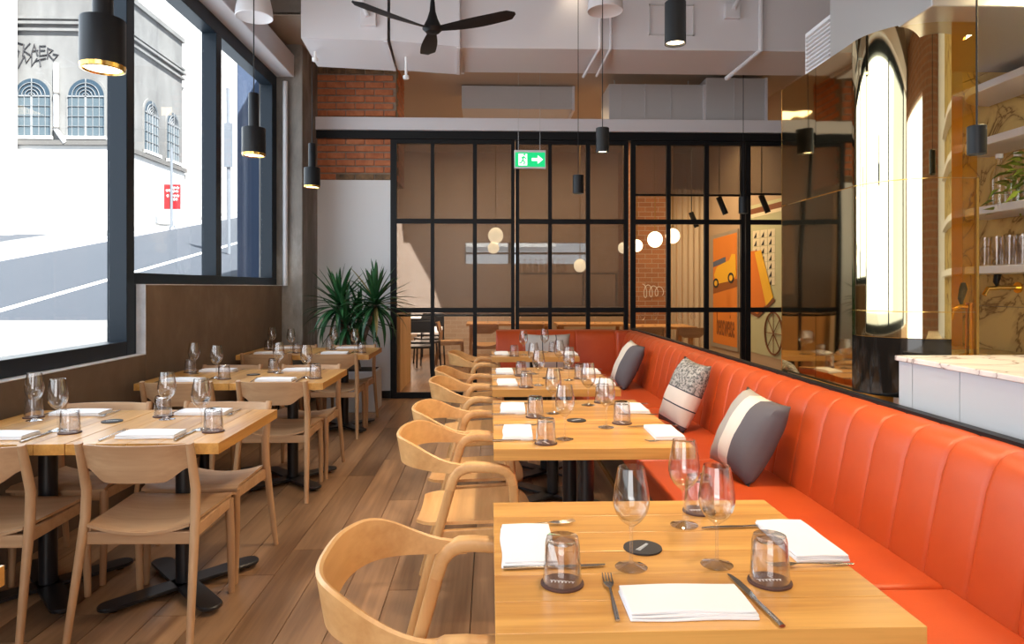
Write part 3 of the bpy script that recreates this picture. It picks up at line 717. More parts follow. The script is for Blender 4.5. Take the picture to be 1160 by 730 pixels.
rt = {'front banquette table': 1.615, 'second banquette table, near half': 2.925, 'second banquette table, far half': 3.495,
      'third banquette table, near half': 4.45, 'third banquette table, far half': 5.025, 'farthest banquette table': 6.38}
dsc = {'front banquette table': 'oak pedestal table set for three in the foreground beside the banquette',
       'second banquette table, near half': 'oak pedestal table second along the banquette, nearer of the pushed-together pair',
       'second banquette table, far half': 'oak pedestal table second along the banquette, farther of the pushed-together pair',
       'third banquette table, near half': 'oak pedestal table third along the banquette, nearer half of its pair',
       'third banquette table, far half': 'oak pedestal table third along the banquette, farther half of its pair',
       'farthest banquette table': 'oak pedestal table at the far end of the banquette by the check cushion'}
for k, (nm, y) in enumerate(rt.items()):
    (P_big if k == 0 else P_t).put((TX, y, 0), 0, dsc[nm], 'tables along the banquette')
lt = {'nearest window table, aisle half': (-1.395, 3.165), 'nearest window table, wall half': (-2.005, 3.165),
      'second window table, aisle half': (-1.395, 4.88), 'second window table, wall half': (-2.005, 4.88),
      'third window table, aisle half': (-1.42, 6.72), 'third window table, wall half': (-2.03, 6.72)}
ld = ['oak pedestal table nearest the street window sill, aisle-side half of the front pair', 'oak pedestal table touching the concrete sill wall, wall-side half of the front pair',
      'oak pedestal table, aisle-side half of the middle window pair', 'oak pedestal table, wall-side half of the middle window pair',
      'oak pedestal table beside the potted plant, aisle-side half of the far window pair', 'oak pedestal table, wall-side half of the far window pair by the column']
for k, (nm, (x, y)) in enumerate(lt.items()): P_l.put((x, y, 0), PI / 2, ld[k], 'tables along the street window')
P_l.put((-1.40, 1.20, 0), PI / 2, 'oak pedestal table with only one corner in view at the bottom left', 'tables along the street window')

# ================================================================ CHAIRS
def side_chair():
    t = thing('side_chair', '', 'chair')
    for s in (-1, 1):
        G().tube([(s * 0.235, -0.275, 0), (s * 0.222, -0.215, 0.30), (s * 0.215, -0.182, 0.47), (s * 0.214, -0.176, 0.58), (s * 0.214, -0.20, 0.67), (s * 0.214, -0.228, 0.775)],
                 [0.0135, 0.017, 0.019, 0.019, 0.0175, 0.0155], 12).build('leg', 'oak_chair_z', t)
        G().tube([(s * 0.205, 0.205, 0), (s * 0.205, 0.195, 0.25), (s * 0.20, 0.185, 0.43)], [0.014, 0.018, 0.02], 12).build('leg', 'oak_chair_z', t)
        G().bar((s * 0.203, -0.185, 0.405), (s * 0.20, 0.19, 0.415), 0.022, 0.05).build('side_rail', 'oak_chair', t, smooth=False, bevel=0.004)
    G().bar((-0.21, -0.185, 0.392), (0.21, -0.185, 0.392), 0.022, 0.05).build('rear_rail', 'oak_chair', t, smooth=False, bevel=0.004)
    G().bar((-0.20, 0.19, 0.41), (0.20, 0.19, 0.41), 0.022, 0.045).build('front_rail', 'oak_chair', t, smooth=False, bevel=0.004)
    # seat shell
    g = G(); N = 12; up = []; dn = []
    for j in range(N + 1):
        v = j / N; y = -0.20 + 0.42 * v; a = []; c = []
        for i in range(N + 1):
            u = i / N * 2 - 1; hw = (0.198 + 0.022 * v); x = u * hw
            z = 0.438 + 0.010 * v - 0.034 * (1 - u * u) * (1 - 0.85 * v) - (0.012 if v > 0.93 else 0)
            a.append((x, y, z + 0.011)); c.append((x, y, z))
        up.append(a); dn.append(c[::-1])
    R = [u_ + d_ for u_, d_ in zip(up, dn)]; g.rows(R, True, True); g.build('seat', 'oak_chair', t)
    # curved back: scooped lower edge
    R = []
    for i in range(25):
        u = i / 24 * 2 - 1; x = u * 0.205; bow = -0.040 * (1 - u * u)
        e = max(0.0, min(1.0, (abs(u) - 0.52) / 0.46)); e = e * e * (3 - 2 * e); zb_ = 0.618 + 0.052 * e; zt = 0.768
        yb = -0.190 + bow; yt = -0.222 + bow
        R.append([(x, yb - 0.006, zb_), (x, yt - 0.006, zt), (x, yt + 0.006, zt), (x, yb + 0.006, zb_)])
    G().rows(R, True, True).build('backrest', 'oak_chair', t)
    return t
PS = Proto(side_chair)
def yc(y): return y
chairs = [(-1.375, 2.92, 0, 'pale oak side chair seen from behind at nearest window table, aisle side'),
          (-2.0, 2.90, 0, 'pale oak side chair cut by the left edge at nearest window table, wall side'),
          (-1.385, 3.42, PI, 'pale oak side chair facing the camera at nearest window table, aisle side'),
          (-2.0, 3.42, PI, 'pale oak side chair facing the camera at nearest window table, wall side'),
          (-1.40, 4.66, 0, 'pale oak side chair seen from behind at middle window table, aisle side'),
          (-2.0, 4.64, 0, 'pale oak side chair seen from behind at middle window table, wall side'),
          (-1.385, 5.14, PI, 'pale oak side chair facing the camera at middle window table, aisle side'),
          (-2.0, 5.14, PI, 'pale oak side chair facing the camera at middle window table, wall side'),
          (-1.43, 6.47, 0, 'pale oak side chair seen from behind at far window table, aisle side'),
          (-2.03, 6.47, 0, 'pale oak side chair seen from behind at far window table, wall side'),
          (-1.42, 6.96, PI, 'pale oak side chair facing the camera at far window table, beside the planter'),
          (-2.03, 6.96, PI, 'pale oak side chair facing the camera at far window table, by the column'),
          (-1.40, 1.44, PI, 'side chair of which one wooden post shows at the bottom left corner')]
for (x, y, rz, lab) in chairs: PS.put((x, y, 0), rz + random.uniform(-0.02, 0.02), lab, 'side chairs at the window tables')

def arm_chair():
    t = thing('arm_chair', '', 'chair'); N = 40; R = []
    for i in range(N + 1):
        a = -PI / 2 + PI * i / N; sx_, cy_ = math.sin(a), math.cos(a)
        ex = 0.72
        x = 0.268 * math.copysign(abs(sx_) ** ex, sx_); y = 0.01 - 0.295 * abs(cy_) ** ex
        k = max(0.0, min(1.0, cy_ / 0.85)); k = k * k * (3 - 2 * k)
        zt = 0.69 + 0.082 * k; zb_ = 0.652 + 0.012 * k
        nx, ny = sx_, -cy_
        ln = math.hypot(nx, ny); nx /= ln; ny /= ln; th = 0.008; fl = 0.018 * k
        R.append([(x + nx * th, y + ny * th, zb_), (x + nx * (th + fl), y + ny * (th + fl), zt - 0.004), (x + nx * fl, y + ny * fl, zt), (x + nx * (fl - th), y + ny * (fl - th), zt - 0.004), (x - nx * th, y - ny * th, zb_)])
    G().rows(R, True, True).build('backrest', 'ash_arm', t)
    for s in (-1, 1):
        G().tube([(s * 0.2608, -0.0725, 0.590), (s * 0.262, -0.0575, 0.638), (s * 0.266, -0.037, 0.662), (s * 0.268, -0.008, 0.676), (s * 0.268, 0.03, 0.678), (s * 0.266, 0.11, 0.672), (s * 0.263, 0.145, 0.660), (s * 0.258, 0.165, 0.635), (s * 0.256, 0.172, 0.605)],
                 [0.0196, 0.0205, 0.021, 0.0215, 0.0205, 0.0195, 0.020, 0.0195, 0.019], 14, (1, 0, 0), 1.0, 0.6).build('arm', 'ash_arm', t)
        G().tube([(s * 0.245, -0.235, 0), (s * 0.256, -0.125, 0.40), (s * 0.262, -0.0625, 0.625)], [0.0155, 0.0185, 0.0192], 14, (1, 0, 0), 1.0, 0.6).build('leg', 'ash_arm_z', t)
        G().tube([(s * 0.235, 0.205, 0), (s * 0.247, 0.188, 0.40), (s * 0.256, 0.172, 0.612)], [0.0145, 0.0175, 0.0187], 14, (1, 0, 0), 1.0, 0.6).build('leg', 'ash_arm_z', t)
        G().bar((s * 0.245, -0.12, 0.40), (s * 0.24, 0.19, 0.415), 0.024, 0.045).build('side_rail', 'ash_arm', t, smooth=False, bevel=0.004)
    G().bar((-0.24, 0.16, 0.405), (0.24, 0.16, 0.405), 0.022, 0.04).build('front_rail', 'ash_arm', t, smooth=False, bevel=0.004)
    G().bar((-0.25, -0.12, 0.395), (0.25, -0.12, 0.395), 0.022, 0.04).build('rear_rail', 'ash_arm', t, smooth=False, bevel=0.004)
    up = []; dn = []; M_ = 16
    for j in range(M_ + 1):
        v = j / M_; y = -0.215 + 0.47 * v; a = []; c = []
        hw = 0.232 * (1 - 0.10 * (1 - v)) * (1 - max(0, (v - 0.86) / 0.14) ** 2 * 0.10) * (1 - max(0, (0.14 - v) / 0.14) ** 2 * 0.2)
        for i in range(M_ + 1):
            u = i / M_ * 2 - 1; z = 0.428 + 0.02 * v - 0.018 * (1 - u * u) - 0.02 * max(0, (v - 0.85) / 0.15) ** 2
            yy = y - (0.03 * abs(u) ** 3 if v > 0.9 else 0)
            a.append((u * hw, yy, z + 0.013)); c.append((u * hw, yy, z))
        up.append(a); dn.append(c[::-1])
    G().rows([u_ + d_ for u_, d_ in zip(up, dn)], True, True).build('seat', 'ash_arm', t)
    return t
PA = Proto(arm_chair)
for (y, x, lab) in ((1.60, -0.075, 'blond bentwood armchair in the foreground at the front banquette table'),
                    (2.93, -0.08, 'blond bentwood armchair at the second banquette table, nearer of its two'),
                    (3.52, -0.085, 'blond bentwood armchair at the second banquette table, farther of its two'),
                    (4.52, -0.09, 'blond bentwood armchair at the third banquette table, nearer of its two'),
                    (5.10, -0.10, 'blond bentwood armchair at the third banquette table, farther of its two'),
                    (6.42, -0.085, 'blond bentwood armchair farthest away, at the end banquette table')):
    PA.put((x, y, 0), -PI / 2 + random.uniform(-0.02, 0.02), lab, 'armchairs along the banquette tables')

# ================================================================ PLACE SETTINGS
def mk_wine():
    o = thing('wine_glass', '', 'wine glass')
    G().lathe([(0.006, 0.094), (0.012, 0.098), (0.026, 0.110), (0.036, 0.126), (0.0405, 0.143), (0.0405, 0.158), (0.037, 0.185), (0.032, 0.212), (0.0295, 0.226), (0.0285, 0.226), (0.0308, 0.212), (0.0358, 0.185), (0.0392, 0.158), (0.0392, 0.143), (0.0345, 0.127), (0.024, 0.112), (0.0, 0.104)], 28).build('bowl', 'wine_glass', o)
    G().lathe([(0.0055, 0.010), (0.0038, 0.02), (0.0034, 0.06), (0.0042, 0.085), (0.008, 0.0965)], 14).build('stem', 'wine_glass', o)
    G().lathe([(0.0, 0.001), (0.035, 0.001), (0.036, 0.0025), (0.022, 0.006), (0.0055, 0.012)], 28).build('foot', 'wine_glass', o)
    return o
def mk_tumbler():
    o = thing('tumbler', '', 'tumbler')
    G().lathe([(0.041, 0.0), (0.0415, 0.002), (0.0365, 0.085), (0.033, 0.096), (0.0, 0.098)], 28).build('wall', 'tumbler_glass', o)
    G().lathe([(0.039, 0.001), (0.034, 0.078), (0.029, 0.084), (0.0, 0.080)], 28).build('inner_wall', 'tumbler_glass', o)
    return o
def mk_coaster():
    o = thing('coaster', '', 'coaster')
    G().lathe([(0.0, 0.0), (0.0455, 0.0), (0.046, 0.0015), (0.0455, 0.004), (0.0, 0.004)], 32).build('disc', 'coaster', o)
    pts = []
    for k in range(61):
        u = k / 60; pts.append((-0.026 + 0.052 * u + 0.003 * math.sin(u * 44), (0.0055 - 0.002 * u) * math.cos(u * 44), 0.0042))
    G().tube(pts, 0.0007, 4, (0, 0, 1)).build('printed_script', 'print_white', o)
    return o
def mk_napkin():
    o = thing('napkin', '', 'napkin')
    for k, (w, d, z0, z1, ox, oy) in enumerate(((0.245, 0.125, 0.0, 0.0055, 0, 0), (0.243, 0.123, 0.0058, 0.011, 0.001, 0.002), (0.240, 0.119, 0.0113, 0.0165, -0.001, 0.003))):
        g = G(); R = []
        for i in range(13):
            u = i / 12 * 2 - 1; x = u * w / 2 + ox; dz = 0.0012 * math.sin(3 * u + k)
            R.append([(x, -d / 2 + oy + 0.002 * math.sin(4 * u + k), z0), (x, d / 2 + oy, z0), (x, d / 2 + oy, z1 + dz), (x, oy, z1 + dz + 0.002), (x, -d / 2 + oy + 0.002 * math.sin(4 * u + k), z1 + dz)])
        g.rows(R, True, True).build('fold', 'napkin', o, bevel=0.0018, seg=2)
    return o
def mk_fork():
    o = thing('fork', '', 'fork')
    G().tube([(0, -0.10, 0.003), (0, -0.06, 0.004), (0, 0.0, 0.007), (0, 0.03, 0.0075)], [0.0048, 0.005, 0.0028, 0.0026], 8, (1, 0, 0), 0.45).build('handle', 'cutlery', o)
    g = G().tube([(0, 0.03, 0.0075), (0, 0.045, 0.007), (0, 0.058, 0.006)], [0.003, 0.010, 0.0115], 8, (1, 0, 0), 0.2)
    for k in range(4):
        x = -0.0093 + k * 0.0062; g.tube([(x, 0.056, 0.006), (x, 0.08, 0.005), (x, 0.10, 0.009)], [0.0019, 0.0018, 0.0011], 6, (1, 0, 0), 0.7)
    g.build('tines', 'cutlery', o); return o
def mk_knife():
    o = thing('knife', '', 'knife')
    G().tube([(0, -0.115, 0.004), (0, -0.07, 0.0045), (0, 0.0, 0.004)], [0.0062, 0.006, 0.0045], 8, (1, 0, 0), 0.55).build('handle', 'cutlery', o)
    G().plate_xy([(-0.005, -0.004), (0.006, -0.004), (0.0095, 0.03), (0.009, 0.08), (0.003, 0.113), (-0.004, 0.116), (-0.005, 0.08)], 0.003, 0.0045).build('blade', 'cutlery', o); return o
PW, PT, PC, PN, PF, PK = Proto(mk_wine), Proto(mk_tumbler), Proto(mk_coaster), Proto(mk_napkin), Proto(mk_fork), Proto(mk_knife)
PCB = Proto(lambda: (lambda o: ([setattr(s_, 'material', MATS['coaster_brown']) for s_ in o.children[0].material_slots], o)[1])(mk_coaster()))
def setting(c, rz, where, napkin, tum, wine, fork=None, knife=None, jit=0.008):
    """positions are local to the table centre; the diner sits on local -y"""
    ca, sa = math.cos(rz), math.sin(rz)
    def w(p_): return (c[0] + p_[0] * ca - p_[1] * sa + random.uniform(-jit, jit), c[1] + p_[0] * sa + p_[1] * ca + random.uniform(-jit, jit), TZ + 0.0005)
    PN.put(w(napkin), rz + random.uniform(-0.05, 0.05), 'folded white napkin at ' + where, 'napkins on the tables')
    t = w(tum); PCB.put(t, rz + random.uniform(-0.4, 0.4), 'dark coaster under tumbler at ' + where, 'coasters on the tables')
    PT.put((t[0], t[1], TZ + 0.005), 0, 'upturned clear tumbler at ' + where, 'tumblers on the tables')
    PW.put(w(wine), random.random() * 6, 'clear stemmed wine glass at ' + where, 'wine glasses on the tables')
    fk = fork or (napkin[0] - 0.15, napkin[1] + 0.01); kn = knife or (napkin[0] + 0.15, napkin[1] + 0.01)
    PF.put(w(fk), rz + random.uniform(-0.06, 0.06), 'fork by napkin at ' + where, 'forks on the tables')
    PK.put(w(kn), rz + random.uniform(-0.06, 0.06), 'knife by napkin at ' + where, 'knives on the tables')
for nm, y in list(rt.items())[1:]:
    setting((TX, y), -PI / 2, 'chair side of ' + nm, (0.0, -0.30), (0.20, -0.185), (0.12, -0.10))
    setting((TX, y), PI / 2, 'bench side of ' + nm, (-0.03, -0.33), (0.20, -0.20), (0.11, -0.115))
for nm, c in lt.items():
    setting(c, 0, 'near seat of ' + nm, (-0.04, -0.245), (0.20, -0.165), (0.12, -0.125))
    setting(c, PI, 'far seat of ' + nm, (0.02, -0.28), (0.19, -0.20), (0.13, -0.115))
def coaster_at(x, y, where): PC.put((x, y, TZ + 0.0005), random.uniform(-0.5, 0.5) + 0.5, 'bare black coaster ' + where, 'coasters on the tables')
# the front table, placed item by item
def tz(px, py): v = at_z(px, py, TZ); return (v.x, v.y, TZ + 0.0005)
FT = 'front banquette table'
def one(P_, xy, rz, lab, grp): P_.put((xy[0], xy[1], xy[2]), rz, lab, grp)
for (w_, nap, nr, tum, win) in (('chair side of ' + FT, (597, 621), -PI / 2, (637, 662), (715, 644)),
                                ('bench side of ' + FT, (906, 615), PI / 2 , (792, 580), (775, 596)),
                                ('near end of ' + FT, (777, 687), 0.0, (872, 660), (812, 641))):
    one(PN, tz(*nap), nr, 'folded white napkin at ' + w_, 'napkins on the tables')
    t = tz(*tum); one(PCB, t, random.uniform(-0.3, 0.3), 'dark coaster under tumbler at ' + w_, 'coasters on the tables')
    PT.put((t[0], t[1], TZ + 0.005), 0, 'upturned clear tumbler at ' + w_, 'tumblers on the tables')
    one(PW, tz(*win), 0, 'clear stemmed wine glass at ' + w_, 'wine glasses on the tables')
def along(P_, p0, p1, lab, grp):
    a = Vector(tz(*p0)); c = Vector(tz(*p1)); mid = (a + c) / 2; d = c - a
    P_.put((mid.x, mid.y, TZ + 0.0005), math.atan2(d.y, d.x) - PI / 2, lab, grp)
along(PF, (566, 600), (652, 593), 'fork beside the napkin at chair side of ' + FT, 'forks on the tables')
along(PK, (566, 646), (690, 642), 'knife beside the napkin at chair side of ' + FT, 'knives on the tables')
along(PF, (955, 641), (880, 643), 'fork beside the napkin at bench side of ' + FT, 'forks on the tables')
along(PK, (885, 597), (800, 600), 'knife beside the napkin at bench side of ' + FT, 'knives on the tables')
along(PF, (701, 711), (686, 650), 'fork beside the napkin at near end of ' + FT, 'forks on the tables')
along(PK, (882, 708), (829, 656), 'knife beside the napkin at near end of ' + FT, 'knives on the tables')
v = tz(728, 622); PC.put(v, 0.9, 'bare black coaster with white script in the middle of the front banquette table', 'coasters on the tables')
v = tz(653, 477); PC.put(v, 0.6, 'bare black coaster in the middle of the second banquette table', 'coasters on the tables')
v = tz(622, 429); PC.put(v, 0.6, 'bare black coaster in the middle of the third banquette table', 'coasters on the tables')
v = tz(127, 478); PC.put(v, 0.2, 'bare black coaster on the nearest window table', 'coasters on the tables')
v = tz(287, 425); PC.put(v, 0.2, 'bare black coaster on the middle window table', 'coasters on the tables')

# ================================================================ PENDANTS, FAN, EXIT SIGN, PLANT
def step_pendant(x, y, zb_, label):
    o = thing('pendant_lamp', label, 'pendant lamp', (x, y, zb_), 0, 'black stepped pendants over the window tables')
    G().lathe([(0.070, 0.012), (0.080, 0.012), (0.080, 0.185), (0.078, 0.19), (0.036, 0.19), (0.034, 0.19)], 32).build('shade', 'black_metal', o)
    G().lathe([(0.036, 0.19), (0.036, 0.43), (0.033, 0.435), (0.0, 0.436)], 24).build('neck', 'black_metal', o)
    G().lathe([(0.080, 0.012), (0.078, -0.004), (0.070, -0.006), (0.066, 0.004)], 32).build('rim', 'gold', o)
    G().lathe([(0.0, 0.0), (0.066, 0.002), (0.066, 0.012), (0, 0.02)], 24).build('diffuser', 'lamp_glow', o)
    G().tube([(0, 0, 0.43), (0, 0, CZ - zb_)], 0.004, 6).build('cable', 'black_metal', o)
    light('pendant_bulb', 'SPOT', (x, y, zb_ - 0.03), 14, (1, 0.82, 0.6), 0.05, aim=(0, 0, -1), spot=2.4)
for (px, py, w_, lab) in ((116.5, 78, 46, 'black stepped cylinder pendant nearest the camera by the window'), (287.5, 176, 25.5, 'black stepped cylinder pendant over the middle window table'), (353.5, 212, 18, 'black stepped cylinder pendant farthest back in front of the brick pier')):
    Y = 0.16 * F / w_; a = at_y(px, py, Y); step_pendant(a.x, Y, a.z, lab)
def tube_pendant(px, py, w_, h_px, label, glow=True, dia=0.10, power=22, zc=CZ, mat='black_metal'):
    Y = dia * F / w_; a = at_y(px, py, Y); h = h_px * Y / F
    o = thing('pendant_lamp', label, 'pendant lamp', (a.x, Y, a.z), 0, 'black tube pendants'); r_ = dia / 2
    G().lathe([(r_ - 0.006, 0.012), (r_ - 0.004, 0.0), (r_, 0.0), (r_, h - 0.003), (r_ - 0.003, h), (0, h)], 28).build('shade', mat, o)
    G().lathe([(0, 0.012), (r_ - 0.005, 0.012)], 24).build('diffuser', 'lamp_glow', o)
    G().tube([(0, 0, h), (0, 0, zc - a.z)], 0.0035, 6).build('cable', 'black_metal', o)
    light('pendant_bulb', 'SPOT', (a.x, Y, a.z - 0.02), power, (1, 0.78, 0.52), 0.04, aim=(0, 0, -1), spot=1.9)
tube_pendant(765, 50, 24, 48, 'black tube pendant high up, nearest over the banquette', power=60)
tube_pendant(682.5, 173, 15, 28, 'black tube pendant over the third banquette table')
tube_pendant(655, 219.5, 12.5, 21, 'small black tube pendant lowest over the far banquette table')
tube_pendant(1106.5, 175, 20, 33, 'black tube pendant in front of the bar shelves', dia=0.065, power=8)
tube_pendant(842, 242, 10.5, 19, 'small black tube pendant beside the mirror edge in front of the glazing', power=6)
for (px, py, lab) in ((288, 20, 'white bell shaped lamp shade near the ceiling above the window pendant'), (685.5, 13, 'white bell shaped lamp shade at the top edge above the banquette')):
    Y = 5.7; a = at_y(px, py, Y); o = thing('dome_lamp', lab, 'lamp', (a.x, Y, a.z))
    G().lathe([(0.0, 0.012), (0.13, 0.010), (0.146, 0.0), (0.150, 0.004), (0.142, 0.08), (0.120, 0.18), (0.06, 0.235), (0.02, 0.25), (0, 0.25)], 30).build('shade', 'white_paint', o)
    G().tube([(0, 0, 0.25), (0, 0, CZ - a.z)], 0.006, 8).build('stem', 'white_paint', o)
# ceiling fan
Yf = 5.0; a = at_y(490, 33, Yf)
fan = thing('ceiling_fan', 'black three-blade ceiling fan under the white ducts', 'ceiling fan', (a.x, Yf, a.z))
G().lathe([(0.0, -0.03), (0.05, -0.025), (0.075, 0.0), (0.06, 0.03), (0.04, 0.07), (0.022, 0.13), (0.016, 0.20), (0.0, 0.20)], 24).build('hub', 'black_metal', fan)
G().tube([(0, 0, 0.19), (0, 0, CZ - a.z)], 0.014, 10).build('downrod', 'black_metal', fan)
def blade(ang):
    R = []
    for k in range(15):
        t = k / 14; r_ = 0.04 + 0.60 * t; wd = 0.06 + 0.085 * math.sin(min(1, t * 1.5) * PI / 2) - 0.02 * t; wd *= (1 - max(0, (t - 0.9) / 0.1) ** 2 * 0.75)
        tw = -0.14 - 0.1 * (1 - t); zc = 0.05 * t * t * 0.6
        q = [(-wd * 0.45, 0.0), (0, 0.008), (wd * 0.55, 0.0), (0, -0.006)]
        R.append([(r_, c0 * math.cos(tw) - c1 * math.sin(tw), zc + c0 * math.sin(tw) + c1 * math.cos(tw)) for c0, c1 in q])
    o = G().rows(R, True, True).build('blade', 'black_metal', fan); o.rotation_euler = (0, 0, ang)
for k in range(3): blade(math.radians(-22 + 120 * k))
# exit sign
a = at_y(600.5, 191, 8.15); wS = 36 * 8.15 / F; hS = 21 * 8.15 / F
ex = thing('exit_sign', 'green illuminated exit sign with running figure and arrow hanging on two wires', 'sign', (a.x, 8.15, a.z))
G().box(-wS / 2, wS / 2, 0, 0.03, 0, hS).build('housing', 'white_paint', ex, smooth=False, bevel=0.006)
G().box(-wS / 2 + 0.012, wS / 2 - 0.012, -0.004, 0, 0.02, hS - 0.03).build('panel', 'green_sign', ex, smooth=False)
k_ = wS / 0.38
G().box(-0.14 * k_, -0.035 * k_, -0.007, -0.004, 0.035 * k_, 0.175 * k_).build('doorway', 'sign_white', ex, smooth=False)
G().plate_xz([(0.02, 0.09), (0.09, 0.09), (0.09, 0.055), (0.155, 0.107), (0.09, 0.16), (0.09, 0.125), (0.02, 0.125)], -0.007, -0.004).build('arrow', 'sign_white', ex, smooth=False)
g = G(); S2 = [((-0.075, 0.145), (-0.09, 0.10)), ((-0.09, 0.10), (-0.065, 0.075)), ((-0.065, 0.075), (-0.075, 0.045)), ((-0.09, 0.10), (-0.105, 0.07)), ((-0.105, 0.07), (-0.13, 0.06)), ((-0.078, 0.14), (-0.05, 0.115)), ((-0.078, 0.14), (-0.105, 0.12))]
for p0, p1 in S2: g.bar((p0[0], -0.008, p0[1]), (p1[0], -0.008, p1[1]), 0.003, 0.014, (0, 1, 0)); 
g.v = [tuple(q) for q in g.v]
g2 = G()
for p0, p1 in S2:
    d = Vector((p1[0] - p0[0], p1[1] - p0[1])).normalized(); nn = Vector((-d.y, d.x)) * 0.007
    g2.plate_xz([(p0[0] + nn.x, p0[1] + nn.y), (p1[0] + nn.x, p1[1] + nn.y), (p1[0] - nn.x, p1[1] - nn.y), (p0[0] - nn.x, p0[1] - nn.y)], -0.0105, -0.007)
g2.plate_xz([(-0.068 + 0.012 * math.cos(q * PI / 5), 0.163 + 0.012 * math.sin(q * PI / 5)) for q in range(10)], -0.0105, -0.007)
g2.build('running_figure', 'green_sign', ex, smooth=False)
for sx_ in (-0.14, 0.12): G().tube([(sx_, 0.015, hS), (sx_, 0.015, 4.13 - a.z)], 0.003, 6).build('wire', 'steel_galv', ex)
# potted plant by the white wall
pl = thing('potted_plant', 'green sword-leaved plant in a pale planter against the white wall', 'plant', (-1.55, 7.72, 0))
G().box(-0.30, 0.30, -0.22, 0.22, 0.0, 0.45).build('planter', 'planter', pl, smooth=False, bevel=0.015)
G().box(-0.27, 0.27, -0.19, 0.19, 0.45, 0.455).build('soil', 'soil', pl, smooth=False)
def leafmesh(Lf, droop, w_):
    R = []
    for k in range(8):
        t = k / 7; y = Lf * t * (1 - 0.18 * droop * t * t); z = -droop * Lf * 0.42 * t ** 2.2; wd = w_ * (0.55 + 1.2 * t) * (1 - t) ** 0.75 + 0.0005
        R.append([(-wd, y, z + wd * 0.4), (0, y, z), (wd, y, z + wd * 0.4)])
    return G().rows(R)
lv = [leafmesh(0.46, 0.15, 0.031), leafmesh(0.52, 0.6, 0.032), leafmesh(0.48, 1.15, 0.030)]; lo = [None] * 3
crowns = [Vector((-0.14, 0.0, 1.16)), Vector((0.27, -0.05, 1.18)), Vector((0.08, 0.08, 1.0)), Vector((-0.04, -0.08, 0.94))]
for ci, c in enumerate(crowns):
    base = Vector((0.05 * (ci - 1.5), 0.03 * (ci % 2), 0.44))
    G().tube([base, base.lerp(c, 0.5) + Vector((0.02, 0, 0)), c], [0.028, 0.024, 0.02], 10).build('trunk', 'bark', pl)
    for k in range(74 if ci < 2 else 26):
        u = (k + 0.5) / (74 if ci < 2 else 26); el = math.radians(86 - 122 * u ** 0.85 + random.uniform(-8, 8)); az = k * 2.39996 + random.uniform(-0.2, 0.2)
        vi = 0 if u < 0.4 else (1 if u < 0.75 else 2)
        if lo[vi] is None: lo[vi] = lv[vi].build('leaf', 'leaf', pl); o = lo[vi]
        else: o = link_copy(lo[vi], pl)
        o.location = c + Vector((0, 0, 0.05 - 0.10 * u)); o.rotation_euler = (Matrix.Rotation(az, 3, 'Z') @ Matrix.Rotation(el, 3, 'X')).to_euler()
        s_ = random.uniform(0.8, 1.1); o.scale = (s_, s_, s_)
        if ci == 1 and k % 15 == 14:
            for sl in o.material_slots: sl.link = 'OBJECT'; sl.material = MATS['leaf_dry']

# ================================================================ NEIGHBOURING ROOM
YN = 14.0
nc = 4.15
# sunlit patch on the brick is shaped by an unseen hole added in the ceiling
patch = [(446, 252), (455, 252), (457, 274), (464, 275), (491, 325), (501, 352), (501, 378), (446, 378)]
hole = []
for (px, py) in patch:
    w_ = at_y(px, py, YN); t = (nc - w_.z) / -SUN.z; q = w_ - SUN * t; hole.append((q.x, q.y))
bm = bmesh.new()
def loop(pts, z):
    vs = [bm.verts.new((x, y, z)) for x, y in pts]; return [bm.edges.new((vs[i], vs[(i + 1) % len(vs)])) for i in range(len(vs))]
es = loop([(-2.7, 7.0), (XR + 0.2, 7.0), (XR + 0.2, YN + 0.3), (-2.7, YN + 0.3)], nc) + loop(hole, nc)
bmesh.ops.triangle_fill(bm, use_beauty=True, use_dissolve=True, edges=es)
me = bpy.data.meshes.new('ceiling_next_room'); bm.to_mesh(me); bm.free(); me.materials.append(MATS['next_ceiling'])
o = struct(bpy.data.objects.new('ceiling_next_room', me)); COL.objects.link(o)
md = o.modifiers.new('solid', 'SOLIDIFY'); md.thickness = 0.03; md.offset = 0
# back wall of the neighbouring room with a strip window
s0, s1 = at_y(526, 299, YN), at_y(668, 275, YN)
g = G().box(-2.7, s0.x, YN, YN + 0.25, 0, nc).box(s0.x, s1.x, YN, YN + 0.25, 0, s0.z).box(s0.x, s1.x, YN, YN + 0.25, s1.z, nc).box(s1.x, XR, YN, YN + 0.25, 0, nc)
struct(g.build('wall_next_room', 'brick_far', smooth=False))
w6 = sroot('window_6', (s0.x, YN, s0.z)); L6 = s1.x - s0.x; H6 = s1.z - s0.z
G().box(0, L6, 0.1, 0.106, 0, H6).build('pane', 'window_glass', w6, smooth=False)
for q in (0.0, 0.36, 0.68, 1.0): G().box(q * L6 - 0.03, q * L6 + 0.03, 0.06, 0.14, 0, H6).build('mullion', 'galv', w6, smooth=False)
G().box(0, L6, 0.06, 0.14, H6 * 0.45, H6 * 0.55).build('transom', 'galv', w6, smooth=False)
struct(G().box(-2.9, -2.7, YB + 0.3, 16, 0, nc).build('wall_next_left', 'next_wall', smooth=False))
